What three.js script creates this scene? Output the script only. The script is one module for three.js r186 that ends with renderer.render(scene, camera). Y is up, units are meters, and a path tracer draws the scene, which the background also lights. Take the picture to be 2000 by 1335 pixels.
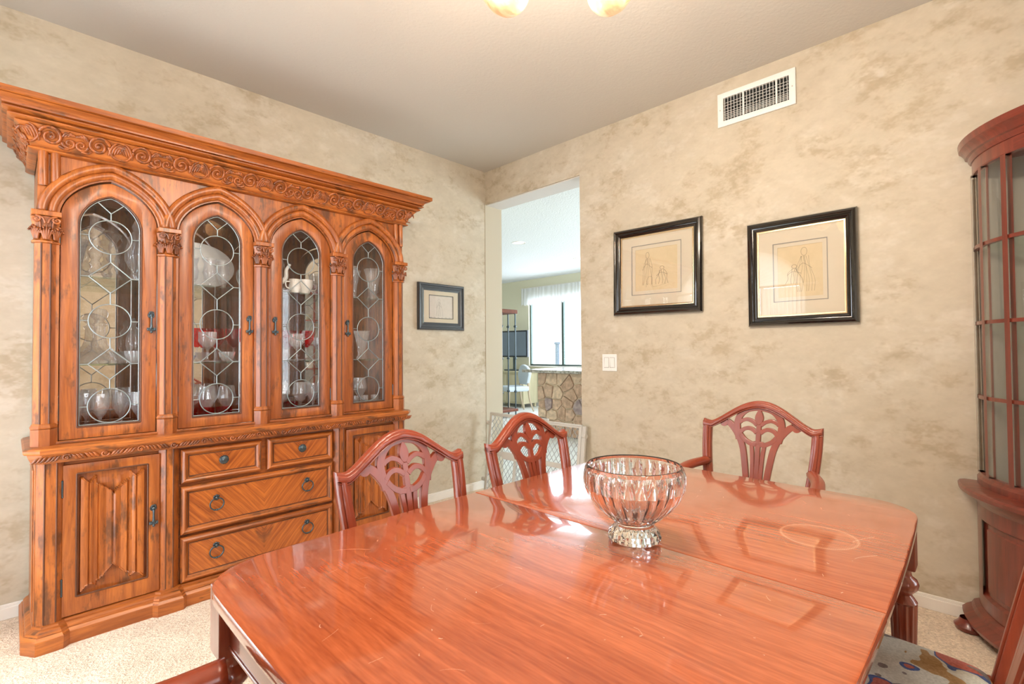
import * as THREE from 'three';
import { mergeGeometries, toCreasedNormals } from 'three/addons/utils/BufferGeometryUtils.js';
import { RoundedBoxGeometry } from 'three/addons/geometries/RoundedBoxGeometry.js';
import { RectAreaLightUniformsLib } from 'three/addons/lights/RectAreaLightUniformsLib.js';

// ---------------------------------------------------------------- camera, sky, daylight, exposure
const scene = new THREE.Scene();
const renderer = new THREE.WebGLRenderer();
renderer.toneMapping = THREE.LinearToneMapping;
renderer.toneMappingExposure = 0.92;
renderer.shadowMap.enabled = true;
RectAreaLightUniformsLib.init();

const FOCAL = 959.28;
const camera = new THREE.PerspectiveCamera(2 * Math.atan(667.5 / FOCAL) * 180 / Math.PI, 2000 / 1335, 0.05, 100);
{
  const yaw = 45.6708 * Math.PI / 180, pitch = 1.1245 * Math.PI / 180, roll = -0.4251 * Math.PI / 180;
  const f = new THREE.Vector3(Math.sin(yaw) * Math.cos(pitch), Math.sin(pitch), -Math.cos(yaw) * Math.cos(pitch));
  const r = new THREE.Vector3(Math.cos(yaw), 0, Math.sin(yaw)), u = new THREE.Vector3().crossVectors(r, f);
  const R = r.clone().multiplyScalar(Math.cos(roll)).addScaledVector(u, Math.sin(roll));
  const U = u.clone().multiplyScalar(Math.cos(roll)).addScaledVector(r, -Math.sin(roll));
  camera.position.set(-2.904, 1.168, 3.154);
  camera.quaternion.setFromRotationMatrix(new THREE.Matrix4().makeBasis(R, U, f.clone().negate()));
  camera.updateMatrixWorld();
}
scene.background = new THREE.Color().setRGB(2.4, 2.5, 2.6);

function daylight(name, w, h, pos, look, rgb, k) {
  const l = new THREE.RectAreaLight(new THREE.Color().setRGB(...rgb), k, w, h);
  l.name = name; l.position.set(...pos); l.lookAt(...look); scene.add(l);
}
daylight('arched_window_daylight', 1.75, 2.5, [-3.75, 1.3, 0.92], [0, 1.3, 0.92], [0.88, 0.97, 1.05], 7.6);
daylight('front_window_daylight', 0.95, 1.7, [-0.45, 1.35, 4.95], [-0.45, 1.35, 0], [0.90, 0.97, 1.03], 6.2);
daylight('added_side_window_daylight', 0.95, 1.7, [-3.0, 1.35, 4.95], [-3.0, 1.35, 0], [0.90, 0.97, 1.03], 6.2);  // fill light of an added window behind the camera
daylight('family_window_daylight', 2.5, 1.5, [5.4, 1.55, -3.0], [0, 1.3, -3.0], [0.80, 0.95, 1.10], 7);
daylight('unseen_fill_daylight', 2.0, 2.0, [3.85, 1.1, 3.4], [3.85, 1.1, 0], [0.80, 0.95, 1.10], 19);  // made-up daylight source out of view, brightens the family room

// ---------------------------------------------------------------- helpers
const V = (x, y, z) => new THREE.Vector3(x, y, z);
const PI = Math.PI, sin = Math.sin, cos = Math.cos, clamp = (x, a = 0, b = 1) => Math.min(b, Math.max(a, x));
const sstep = (a, b, x) => { const t = clamp((x - a) / (b - a)); return t * t * (3 - 2 * t); };
const lerp = (a, b, t) => a + (b - a) * t;
function rng(s) { return () => { s |= 0; s = s + 0x6D2B79F5 | 0; let t = Math.imul(s ^ s >>> 15, 1 | s); t = t + Math.imul(t ^ t >>> 7, 61 | t) ^ t; return ((t ^ t >>> 14) >>> 0) / 4294967296; }; }
const rnd = rng(7);
// periodic value noise on [0,1)^2 with px by py cells
function noise(seed, px, py) {
  const r = rng(seed), a = new Float32Array(px * py); for (let i = 0; i < a.length; i++) a[i] = r();
  return (u, v) => {
    const x = ((u % 1) + 1) % 1 * px, y = ((v % 1) + 1) % 1 * py, xi = Math.floor(x), yi = Math.floor(y);
    let fx = x - xi, fy = y - yi; fx = fx * fx * (3 - 2 * fx); fy = fy * fy * (3 - 2 * fy);
    const x0 = xi % px, x1 = (xi + 1) % px, y0 = (yi % py) * px, y1 = ((yi + 1) % py) * px;
    return (a[y0 + x0] * (1 - fx) + a[y0 + x1] * fx) * (1 - fy) + (a[y1 + x0] * (1 - fx) + a[y1 + x1] * fx) * fy;
  };
}
function fbm(seed, px, py, oct = 4, gain = 0.5) {
  const n = []; let amp = 1, tot = 0; const w = [];
  for (let i = 0; i < oct; i++) { n.push(noise(seed + i * 17, px << i, py << i)); w.push(amp); tot += amp; amp *= gain; }
  return (u, v) => { let s = 0; for (let i = 0; i < oct; i++) s += n[i](u, v) * w[i]; return s / tot; };
}
function texture(w, h, fn, srgb = true) {
  const d = new Uint8Array(w * h * 4);
  for (let y = 0; y < h; y++) for (let x = 0; x < w; x++) {
    const c = fn((x + 0.5) / w, (y + 0.5) / h, x, y), i = (y * w + x) * 4;
    d[i] = clamp(c[0], 0, 255); d[i + 1] = clamp(c[1], 0, 255); d[i + 2] = clamp(c[2], 0, 255); d[i + 3] = 255;
  }
  const t = new THREE.DataTexture(d, w, h); t.magFilter = THREE.LinearFilter; t.minFilter = THREE.LinearFilter;
  t.wrapS = t.wrapT = THREE.RepeatWrapping; if (srgb) t.colorSpace = THREE.SRGBColorSpace; t.needsUpdate = true; return t;
}
const mix3 = (a, b, t) => [lerp(a[0], b[0], t), lerp(a[1], b[1], t), lerp(a[2], b[2], t)];
// wood whose grain runs along v
function wood(seed, light, dark, patch, { streak = 26, amount = 0.95, patchAt = 0.58, size = 1024 } = {}) {
  const s1 = fbm(seed, streak, 2, 5, 0.7), pore = noise(seed + 91, 340, 12), fig = fbm(seed + 5, 4, 2, 4), pt = fbm(seed + 40, 7, 3, 6, 0.72), rub = fbm(seed + 70, 60, 7, 3, 0.7), speck = noise(seed + 60, 260, 90);
  return texture(size, size, (u, v) => {
    const w = (fig(u, v) - 0.5) * 0.06;
    let t = clamp((s1(u + w, v) - 0.3) * 2.0) * 0.6 + pore(u + w * 0.5, v) * 0.22 + fig(v, u) * 0.3;
    let c = mix3(light, dark, clamp(t * amount));
    if (patch) { const k = sstep(patchAt - 0.05, patchAt + 0.12, pt(u, v) * 0.72 + rub(u, v) * 0.28) * 0.58 + (speck(u, v) > 0.965 ? 0.3 : 0); c = mix3(c, patch, clamp(k)); }
    return c;
  });
}
const allMaterials = {};
function mat(name, o) { const m = new THREE.MeshPhysicalMaterial(o); m.name = name; allMaterials[name] = m; return m; }
const lin = (r, g, b) => new THREE.Color().setRGB(r, g, b);
const hex = (h) => new THREE.Color(h);

// geometry helpers
const flat = (g) => { const n = g.index ? g.toNonIndexed() : g; for (const k of Object.keys(n.attributes)) if (!['position', 'normal', 'uv'].includes(k)) n.deleteAttribute(k); n.morphAttributes = {}; if (!n.attributes.uv) n.setAttribute('uv', new THREE.BufferAttribute(new Float32Array(n.attributes.position.count * 2), 2)); return n; };
const merge = (l) => { l = l.flat(9).filter(Boolean).map(flat); l.forEach((g) => g.clearGroups()); return l.length === 1 ? l[0] : mergeGeometries(l); };
function uvBox(g, grain = 'y', tile = 1, off = [0, 0]) {
  const p = g.attributes.position, uv = new Float32Array(p.count * 2), ax = 'xyz'.indexOf(grain), a = V(), b = V(), c = V();
  for (let i = 0; i < p.count; i += 3) {
    a.fromBufferAttribute(p, i); b.fromBufferAttribute(p, i + 1); c.fromBufferAttribute(p, i + 2);
    const n = b.clone().sub(a).cross(c.clone().sub(a)), q = [Math.abs(n.x), Math.abs(n.y), Math.abs(n.z)];
    const d = q.indexOf(Math.max(...q)); const rest = [0, 1, 2].filter((k) => k !== d);
    const vA = rest.includes(ax) ? ax : rest[1], uA = rest.find((k) => k !== vA);
    [a, b, c].forEach((w, k) => { const e = w.toArray(); uv[(i + k) * 2] = e[uA] / tile + off[0]; uv[(i + k) * 2 + 1] = e[vA] / tile + off[1]; });
  }
  g.setAttribute('uv', new THREE.BufferAttribute(uv, 2)); return g;
}
const box = (x0, x1, y0, y1, z0, z1, r = 0) => {
  const w = Math.abs(x1 - x0), h = Math.abs(y1 - y0), d = Math.abs(z1 - z0);
  const g = r ? new RoundedBoxGeometry(w, h, d, 2, Math.min(r, w / 2.01, h / 2.01, d / 2.01)) : new THREE.BoxGeometry(w, h, d);
  return g.translate((x0 + x1) / 2, (y0 + y1) / 2, (z0 + z1) / 2);
};
const lathe = (pts, seg = 32, x = 0, y = 0, z = 0) => new THREE.LatheGeometry(pts.map((p) => new THREE.Vector2(Math.max(p[0], 1e-5), p[1])), seg).translate(x, y, z);
const cyl = (r0, r1, h, seg = 24, x = 0, y = 0, z = 0) => new THREE.CylinderGeometry(r1, r0, h, seg).translate(x, y + h / 2, z);
const sphere = (r, x = 0, y = 0, z = 0, sx = 1, sy = 1, sz = 1, n = 16) => new THREE.SphereGeometry(r, n, Math.max(6, n * 0.7 | 0)).scale(sx, sy, sz).translate(x, y, z);
const crease = (g, a = 0.6) => toCreasedNormals(flat(g), a);
// round bar along points, radius a number or a function of t
function tube(pts, r, { closed = false, seg, sides = 8, squash } = {}) {
  const P = pts.map((p) => (p.isVector3 ? p : V(...p)));
  const curve = P.length === 2 ? new THREE.LineCurve3(P[0], P[1]) : new THREE.CatmullRomCurve3(P, closed, 'centripetal');
  const n = seg ?? (P.length === 2 ? 1 : Math.min(120, (P.length - 1) * 5)), fr = curve.computeFrenetFrames(n, closed), pos = [], idx = [], rf = typeof r === 'function' ? r : () => r;
  for (let i = 0; i <= n; i++) { const t = i / n, c = curve.getPointAt(t), R = rf(t); for (let j = 0; j < sides; j++) { const a = j / sides * 2 * PI, q = c.clone().addScaledVector(fr.normals[i], cos(a) * R).addScaledVector(fr.binormals[i], sin(a) * R * (squash ?? 1)); pos.push(q.x, q.y, q.z); } }
  for (let i = 0; i < n; i++) for (let j = 0; j < sides; j++) { const a = i * sides + j, b = i * sides + (j + 1) % sides, c = a + sides, d = b + sides; idx.push(a, b, c, b, d, c); }
  if (!closed) { const e0 = pos.length / 3, s = curve.getPointAt(0), e = curve.getPointAt(1); pos.push(s.x, s.y, s.z, e.x, e.y, e.z); for (let j = 0; j < sides; j++) { idx.push(e0, (j + 1) % sides, j); idx.push(e0 + 1, n * sides + j, n * sides + (j + 1) % sides); } }
  const g = new THREE.BufferGeometry(); g.setAttribute('position', new THREE.Float32BufferAttribute(pos, 3)); g.setIndex(idx); g.computeVertexNormals(); return g;
}
const shapeOf = (pts, holes = []) => { const s = new THREE.Shape(pts.map((p) => new THREE.Vector2(p[0], p[1]))); for (const h of holes) s.holes.push(new THREE.Path(h.map((p) => new THREE.Vector2(p[0], p[1])))); return s; };
// front face of an extruded outline at z1, back at z0
function ext(shape, z0, z1, bevel = 0, angle = 0.5) {
  const g = new THREE.ExtrudeGeometry(shape, { depth: Math.max(1e-4, z1 - z0 - 2 * bevel), bevelEnabled: bevel > 0, bevelSize: bevel, bevelThickness: bevel, bevelOffset: -bevel, bevelSegments: 2, curveSegments: 10 });
  return crease(g.translate(0, 0, z0 + bevel), angle);
}
// mitred sweep of a profile [[out, y], ...] along an open plan line [[x, z], ...] walked with outside on its left-hand normal (sgn flips)
function offsetLine(P, o, sgn = 1) {
  return P.map((p, i) => {
    const d = (a, b) => { const l = Math.hypot(b[0] - a[0], b[1] - a[1]); return [(b[0] - a[0]) / l, (b[1] - a[1]) / l]; };
    const d0 = i ? d(P[i - 1], p) : d(p, P[i + 1]), d1 = i < P.length - 1 ? d(p, P[i + 1]) : d0;
    const n0 = [-d0[1] * sgn, d0[0] * sgn], n1 = [-d1[1] * sgn, d1[0] * sgn], m = [n0[0] + n1[0], n0[1] + n1[1]], q = 1 + n0[0] * n1[0] + n0[1] * n1[1];
    return [p[0] + m[0] / q * o, p[1] + m[1] / q * o];
  });
}
function sweep(P, prof, { sgn = 1, cap = false, angle = 0.5 } = {}) {
  const rows = prof.map(([o, y]) => offsetLine(P, o, sgn).map((q) => V(q[0], y, q[1]))), pos = [];
  const put = (...v) => v.forEach((q) => pos.push(q.x, q.y, q.z));
  for (let i = 0; i < rows.length - 1; i++) for (let j = 0; j < P.length - 1; j++) { const a = rows[i][j], b = rows[i][j + 1], c = rows[i + 1][j], d = rows[i + 1][j + 1]; put(a, b, c, b, d, c); }
  if (cap) for (const [row, up] of [[rows[0], false], [rows[rows.length - 1], true]]) {
    const c2 = row.map((q) => new THREE.Vector2(q.x, q.z)); const cw = THREE.ShapeUtils.isClockWise(c2);
    for (const t of THREE.ShapeUtils.triangulateShape(cw ? c2.slice().reverse() : c2, [])) { const k = t.map((i) => (cw ? row[row.length - 1 - i] : row[i])); up ? put(k[0], k[2], k[1]) : put(k[0], k[1], k[2]); }
  }
  const g = new THREE.BufferGeometry(); g.setAttribute('position', new THREE.Float32BufferAttribute(pos, 3)); g.computeVertexNormals(); return crease(g, angle);
}
// bar of rectangular section bent along a 2-D line (flat ribbon in the xy plane, thickness in z)
function ribbon(pts, w, z0, z1) {
  const P = new THREE.SplineCurve(pts.map((p) => new THREE.Vector2(p[0], p[1]))), n = Math.max(4, pts.length * 4), L = [], R = [];
  for (let i = 0; i <= n; i++) { const t = i / n, c = P.getPointAt(t), d = P.getTangentAt(t), h = (typeof w === 'function' ? w(t) : w) / 2; L.push([c.x - d.y * h, c.y + d.x * h]); R.unshift([c.x + d.y * h, c.y - d.x * h]); }
  return ext(shapeOf([...L, ...R]), z0, z1, 0.0012, 0.6);
}

const taken = {};
function numbered(n) { const k = taken[n] = (taken[n] ?? -1) + 1; return k ? `${n}_${String(k).padStart(3, '0')}` : n; }
function mesh(name, geos, m, parent, { grain, tile, off, keepUv } = {}) {
  const g = merge(Array.isArray(geos) ? geos : [geos]);
  if (!keepUv) uvBox(g, grain ?? 'y', tile ?? m.userData.tile ?? 1, off ?? [rnd(), rnd()]);
  const o = new THREE.Mesh(g, m); o.name = parent ? name : numbered(name); o.castShadow = o.receiveShadow = true; (parent ?? scene).add(o); return o;
}
function tag(o, label, category, group) { o.userData.label = label; o.userData.category = category; if (group) o.userData.group = group; return o; }
function thing(name, label, category, [x, y, z] = [0, 0, 0], turn = 0, group) { const o = new THREE.Group(); o.name = numbered(name); o.position.set(x, y, z); o.rotation.y = turn; scene.add(o); return tag(o, label, category, group); }
function struct(name, geos, m, opt = {}) { const o = mesh(name, geos, m, opt.parent, opt); if (!opt.parent) o.userData.kind = 'structure'; return o; }
function copyOf(o, [x, y, z], turn, label, group) { const c = o.clone(); c.name = numbered(o.name.replace(/_\d{3}$/, '')); scene.add(c); c.position.set(x, y, z); c.rotation.y = turn; c.userData = { ...o.userData, label, group: group ?? o.userData.group }; return c; }

// ---------------------------------------------------------------- materials
const mottle = (seed, base, darker, lighter, size = 1024) => {
  const a = fbm(seed, 8, 10, 6, 0.74), b = fbm(seed + 300, 15, 22, 5, 0.78), c = fbm(seed + 600, 40, 64, 4, 0.75), d = fbm(seed + 900, 3, 3, 3);
  return texture(size, size, (u, v) => {
    const w = (a(v, u) - 0.5) * 0.05;
    const k1 = sstep(0.46, 0.64, a(u + w, v) * 0.5 + b(u, v + w) * 0.5), k2 = sstep(0.48, 0.64, b(u + 0.37 + w, v) * 0.55 + a(u + 0.5, v + 0.21) * 0.45), k3 = sstep(0.36, 0.64, c(u, v));
    let q = mix3(base, darker, k1 * (0.15 + 0.75 * k3)); q = mix3(q, lighter, k2 * (0.15 + 0.65 * (1 - k3)));
    const n = (c(u + 0.5, v) - 0.5) * 18 + (d(u, v) - 0.5) * 6; return [q[0] + n, q[1] + n, q[2] + n];
  });
};
const wallTex = mottle(11, [200, 189, 169], [179, 164, 139], [209, 200, 184]);
const wallM = mat('mottled plaster', { map: wallTex, roughness: 0.75 }); wallM.userData.tile = 2.9;
const stripBump = fbm(77, 90, 90, 3);
const orange = texture(512, 512, (u, v) => { const k = 255 * stripBump(u, v); return [k, k, k]; }, false);
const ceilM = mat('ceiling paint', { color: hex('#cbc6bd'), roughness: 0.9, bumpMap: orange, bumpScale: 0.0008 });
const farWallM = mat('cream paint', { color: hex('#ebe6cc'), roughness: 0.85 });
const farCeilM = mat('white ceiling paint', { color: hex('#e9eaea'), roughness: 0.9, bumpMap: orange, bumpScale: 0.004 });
const whiteTrim = mat('white trim paint', { color: hex('#ece7df'), roughness: 0.4 });
const jambM = mat('beige jamb paint', { color: hex('#c4b9a4'), roughness: 0.7 });
const cn = fbm(201, 128, 128, 3, 0.8), cn2 = fbm(203, 10, 10, 4);
const carpetTex = texture(1024, 1024, (u, v) => { const k = (cn(u, v) - 0.5) * 70 + (cn2(u, v) - 0.5) * 26; return [228 + k, 210 + k, 189 + k]; });
const carpetH = texture(1024, 1024, (u, v) => { const k = 255 * cn(u, v); return [k, k, k]; }, false);
const carpetM = mat('beige carpet', { map: carpetTex, bumpMap: carpetH, bumpScale: 0.006, roughness: 1, sheen: 0.3 }); carpetM.userData.tile = 0.9;

const hutchTex = wood(31, [208, 122, 50], [122, 58, 18], [58, 34, 20], {});
const hutchM = mat('distressed honey wood', { map: hutchTex, roughness: 0.38, clearcoat: 0.35, clearcoatRoughness: 0.3 }); hutchM.userData.tile = 0.62;
const carveTex = wood(45, [190, 104, 42], [104, 48, 16], [64, 36, 24], { patchAt: 0.52 });
const carveM = mat('carved wood', { map: carveTex, roughness: 0.36, clearcoat: 0.4, clearcoatRoughness: 0.28 }); carveM.userData.tile = 0.5;
const veneerM = mat('figured drawer veneer', { map: wood(61, [212, 122, 48], [124, 56, 16], [90, 48, 24], { streak: 64, patchAt: 0.6 }), roughness: 0.35, clearcoat: 0.4, clearcoatRoughness: 0.25 }); veneerM.userData.tile = 0.55;
const chairTex = wood(71, [156, 68, 40], [116, 44, 24], null, { amount: 0.7 });
const chairM = mat('red mahogany', { map: chairTex, roughness: 0.34, clearcoat: 0.4, clearcoatRoughness: 0.16 }); chairM.userData.tile = 0.5;
const bowCabM = mat('dark red mahogany', { map: wood(83, [138, 56, 38], [90, 32, 20], null), roughness: 0.32, clearcoat: 0.6, clearcoatRoughness: 0.18 }); bowCabM.userData.tile = 0.6;
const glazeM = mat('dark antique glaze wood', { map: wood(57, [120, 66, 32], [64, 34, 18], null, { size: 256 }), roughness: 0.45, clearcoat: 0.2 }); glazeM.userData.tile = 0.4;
const ironM = mat('blackened iron', { color: hex('#556066'), metalness: 0.8, roughness: 0.36 });
const leadM = mat('lead came', { color: hex('#9aa2a4'), metalness: 0.8, roughness: 0.35 });
const mirrorM = mat('silvered mirror', { color: lin(0.86, 0.85, 0.82), metalness: 1, roughness: 0.02 });
const seedN = noise(99, 260, 260);
const seedH = texture(512, 512, (u, v) => { const k = seedN(u, v) > 0.9 ? 255 : 90; return [k, k, k]; }, false);
const paneM = mat('seeded pane glass', { color: lin(1, 1, 1), transmission: 1, thickness: 0, roughness: 0.0, ior: 1.5, bumpMap: seedH, bumpScale: 0.0006 }); paneM.userData.tile = 0.4;
const glassPaneM = mat('clear pane glass', { color: lin(1, 1, 1), transmission: 1, thickness: 0, roughness: 0, ior: 1.5 });
const shelfGlassM = mat('green edged shelf glass', { color: lin(0.9, 0.97, 0.93), transmission: 1, thickness: 0, roughness: 0, ior: 1.5 });
const crystalM = mat('lead crystal', { color: lin(1, 1, 1), transmission: 0.985, thickness: 0.02, roughness: 0, ior: 1.5 });
const stemM = mat('clear stemware glass', { color: lin(0.97, 0.98, 1), transmission: 0.88, thickness: 0, roughness: 0.01, ior: 1.9 });
const rubyM = mat('ruby glass', { color: lin(0.95, 0.03, 0.06), transmission: 1, thickness: 0, roughness: 0.02, ior: 1.5 });
const chinaM = mat('white china', { color: hex('#f1efe9'), roughness: 0.15, clearcoat: 1, clearcoatRoughness: 0.05 });
const blueChinaM = mat('pale blue china', { color: hex('#a9b8dd'), roughness: 0.2, clearcoat: 1 });
const blackFrameM = mat('black lacquer', { color: hex('#15110f'), roughness: 0.14, clearcoat: 1, clearcoatRoughness: 0.04 });
const charFrameM = mat('charcoal frame', { color: hex('#3b3f45'), roughness: 0.35, clearcoat: 0.4 });
const goldLipM = mat('champagne lip', { color: hex('#c9b18a'), metalness: 0.8, roughness: 0.25 });
const matBoardM = mat('cream mat board', { color: hex('#cfc4b0'), roughness: 0.95 });
const plasticW = mat('white plastic', { color: hex('#efeeea'), roughness: 0.3 });
const ductM = mat('galvanised duct metal', { color: hex('#8f918d'), metalness: 0.6, roughness: 0.6 });
const gateM = mat('grey plastic', { color: hex('#cac8c1'), roughness: 0.45 });
const gateNetM = mat('grey net plastic', { color: hex('#a6aaad'), roughness: 0.5 });

// ---------------------------------------------------------------- room shell (corner of the two papered walls is the origin)
const H = 2.74, XW = -3.4, ZF = 4.6, OPEN_Z = 1.02, OPEN_H = 2.456, TH = 0.2;
struct('floor', box(XW - 0.4, 0.1, -0.12, 0, -0.1, ZF + 0.2), carpetM, { off: [0, 0], grain: 'z' });
struct('floor_family', box(0.1, 5.3, -0.12, 0, -7.1, 3.2), mat('pale tile', { color: hex('#e2e4e2'), roughness: 0.45 }));
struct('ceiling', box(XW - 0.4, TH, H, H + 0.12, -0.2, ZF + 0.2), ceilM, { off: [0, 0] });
struct('wall_left', [box(XW - 0.2, 0.0, 0, H, -0.15, 0)], wallM, { off: [0.13, 0.31] });
const VY = 2.566, VZ = 2.233, VW = 0.172, VH = 0.066; // hole of the air duct
struct('wall_right', [box(0, TH, 0, H, OPEN_Z, VZ - VW), box(0, TH, 0, H, VZ + VW, ZF + 0.15), box(0, TH, 0, VY - VH, VZ - VW, VZ + VW), box(0, TH, VY + VH, H, VZ - VW, VZ + VW), box(0, TH, OPEN_H, H, -0.15, OPEN_Z)], wallM, { off: [0.61, 0.05] });
struct('trim_2', box(0.015, TH, OPEN_H - 0.006, OPEN_H, 0.0, OPEN_Z), mat('pale soffit paint', { color: hex('#dedad6'), roughness: 0.7 }));
struct('trim_1', [box(0.0, TH, 0, OPEN_H, -0.15, 0.0), box(-0.004, 0.004, 0, OPEN_H, -0.006, 0.004)], jambM);
const FWY0 = 0.55, FWY1 = 2.12, FW = [[-3.32, -2.68], [-0.80, -0.10]];  // first opening is an added window that evens out the light
struct('wall_front', [box(XW - 0.2, FW[0][0], 0, H, ZF, ZF + 0.15), box(FW[0][1], FW[1][0], 0, H, ZF, ZF + 0.15), box(FW[1][1], 0, 0, H, ZF, ZF + 0.15), ...FW.flatMap(([a, b]) => [box(a, b, 0, FWY0, ZF, ZF + 0.15), box(a, b, FWY1, H, ZF, ZF + 0.15)])], wallM, { off: [0.2, 0.7] });
FW.forEach(([x0, x1], i) => {
  const w = new THREE.Group(); w.name = 'window_' + (3 + i); w.userData.kind = 'structure'; scene.add(w); const z0 = ZF + 0.05, z1 = ZF + 0.11, f = 0.05;
  mesh('window_frame', [box(x0, x1, FWY0, FWY0 + f, z0, z1), box(x0, x1, FWY1 - f, FWY1, z0, z1), box(x0, x0 + f, FWY0 + f, FWY1 - f, z0, z1), box(x1 - f, x1, FWY0 + f, FWY1 - f, z0, z1)], whiteTrim, w);
  mesh('window_pane', box(x0 + f, x1 - f, FWY0 + f, FWY1 - f, z0 + 0.028, z0 + 0.032), glassPaneM, w);
  mesh('window_sill', box(x0 - 0.05, x1 + 0.05, FWY0 - 0.03, FWY0, ZF - 0.04, ZF + 0.05, 0.006), whiteTrim, w);
});
// rear wall with the arched window
const archZ = 0.92, archHalf = 0.74, archSpring = 1.74, archTop = 2.38, sillY = 0.15;
const archOutline = (half, top, sill, n = 28) => { const l = [[-half, sill], [half, sill]]; for (let i = 0; i <= n; i++) { const a = i / n * PI; l.push([half * cos(a), archSpring + (top - archSpring) * sin(a)]); } return l; };
{
  const s = shapeOf([[-ZF - 0.15, 0], [0.15, 0], [0.15, H], [-ZF - 0.15, H]], [archOutline(archHalf, archTop, sillY).map(([a, b]) => [a - archZ, b])]);
  const g = ext(s, 0, 0.16); g.rotateY(PI / 2).translate(XW - 0.16, 0, 0);
  struct('wall_rear', g, wallM, { off: [0.45, 0.2] });
  const w = new THREE.Group(); w.name = 'window_1'; w.userData.kind = 'structure'; scene.add(w);
  const fr = ext(shapeOf(archOutline(archHalf, archTop, sillY), [archOutline(archHalf - 0.05, archTop - 0.05, sillY + 0.05)]), 0, 0.06, 0.004).rotateY(PI / 2).translate(XW - 0.13, 0, archZ);
  mesh('window_frame', fr, whiteTrim, w);
  for (const dz of [-0.25, 0.25]) mesh('mullion', box(XW - 0.12, XW - 0.09, sillY, archTop - 0.08, archZ + dz - 0.015, archZ + dz + 0.015), whiteTrim, w);
  mesh('window_pane', ext(shapeOf(archOutline(archHalf - 0.03, archTop - 0.03, sillY + 0.03)), 0, 0.004).rotateY(PI / 2).translate(XW - 0.105, 0, archZ), glassPaneM, w);
  mesh('window_sill', box(XW - 0.16, XW + 0.03, sillY - 0.03, sillY, archZ - archHalf - 0.05, archZ + archHalf + 0.05, 0.006), whiteTrim, w);
}
// baseboards
const bb = (len) => [box(0, len, 0, 0.052, 0, 0.014, 0.003), box(0, len, 0.05, 0.066, 0, 0.009, 0.004)];
struct('baseboard_left', bb(-XW).map((g) => g.translate(XW, 0, 0)), whiteTrim);
struct('baseboard_right', bb(ZF - OPEN_Z).map((g) => g.rotateY(-PI / 2).translate(0, 0, OPEN_Z)), whiteTrim);

struct('baseboard_front', bb(-XW).map((g) => g.rotateY(PI).translate(0, 0, ZF)), whiteTrim);
struct('baseboard_rear', bb(ZF).map((g) => g.rotateY(PI / 2).translate(XW, 0, ZF)), whiteTrim);

// ---------------------------------------------------------------- the family room beyond the opening
const FX = 5.05, WZ0 = -4.1, WZ1 = -1.9, WY0 = 0.86, WY1 = 2.3;
struct('wall_family_window', [box(FX, FX + 0.15, 0, H, -7, WZ0), box(FX, FX + 0.15, 0, H, WZ1, 4), box(FX, FX + 0.15, 0, WY0, WZ0, WZ1), box(FX, FX + 0.15, WY1, H, WZ0, WZ1)], farWallM);
struct('wall_family_side', box(0.0, FX + 0.15, 0, H, -7.15, -7), farWallM);
struct('wall_family_near', [box(TH, 2.9, 0, H, 3.0, 3.15), box(4.8, FX, 0, H, 3.0, 3.15), box(2.9, 4.8, 2.15, H, 3.0, 3.15)], farWallM);  // gap made for the unseen fill daylight
struct('wall_family_back', box(0.0, 0.15, 0, H, -7, -0.15), farWallM);
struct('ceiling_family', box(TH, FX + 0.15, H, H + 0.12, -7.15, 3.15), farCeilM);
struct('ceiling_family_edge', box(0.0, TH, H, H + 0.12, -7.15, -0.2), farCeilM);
struct('baseboard_family', [box(FX - 0.015, FX, 0, 0.08, -7, WZ1 + 4)], whiteTrim);
{
  const w = new THREE.Group(); w.name = 'window_2'; w.userData.kind = 'structure'; scene.add(w);
  const fm = mat('bronze window frame', { color: hex('#55645f'), metalness: 0.4, roughness: 0.4 });
  const x0 = FX + 0.04, x1 = FX + 0.09, f = 0.035;
  mesh('window_frame', [box(x0, x1, WY0, WY0 + f, WZ0, WZ1), box(x0, x1, WY1 - f, WY1, WZ0, WZ1), box(x0, x1, WY0 + f, WY1 - f, WZ0, WZ0 + f), box(x0, x1, WY0 + f, WY1 - f, WZ1 - f, WZ1)], fm, w);
  mesh('mullion', box(x0, x1, WY0 + f, WY1 - f, -3.215, -3.165), fm, w);
  mesh('window_pane', box(x0 + 0.02, x0 + 0.024, WY0 + f, WY1 - f, WZ0 + f, -3.215), glassPaneM, w);
  mesh('window_pane', box(x0 + 0.02, x0 + 0.024, WY0 + f, WY1 - f, -3.165, WZ1 - f), glassPaneM, w);
  mesh('window_sill', box(FX - 0.05, FX + 0.04, WY0 - 0.025, WY0, WZ0 - 0.04, WZ1 + 0.04, 0.005), whiteTrim, w);
}
// sunlit patio outside the family window
const patioM = mat('pale concrete', { color: hex('#f2f0ea'), roughness: 0.95 });
struct('ground_patio', box(FX + 0.15, 30, -0.25, -0.15, -25, 20), patioM);
{ const t = thing('patio_post', 'slim grey patio post outside the family room window', 'post', [7.2, -0.15, -5.05]); const pm = mat('grey post paint', { color: hex('#7f93a8'), roughness: 0.6 }); mesh('post_base', box(-0.07, 0.07, 0, 0.12, -0.07, 0.07, 0.01), pm, t); mesh('shaft', box(-0.04, 0.04, 0.12, 1.5, -0.04, 0.04, 0.008), pm, t); mesh('post_cap', box(-0.06, 0.06, 1.5, 1.56, -0.06, 0.06, 0.015), pm, t); }

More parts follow.
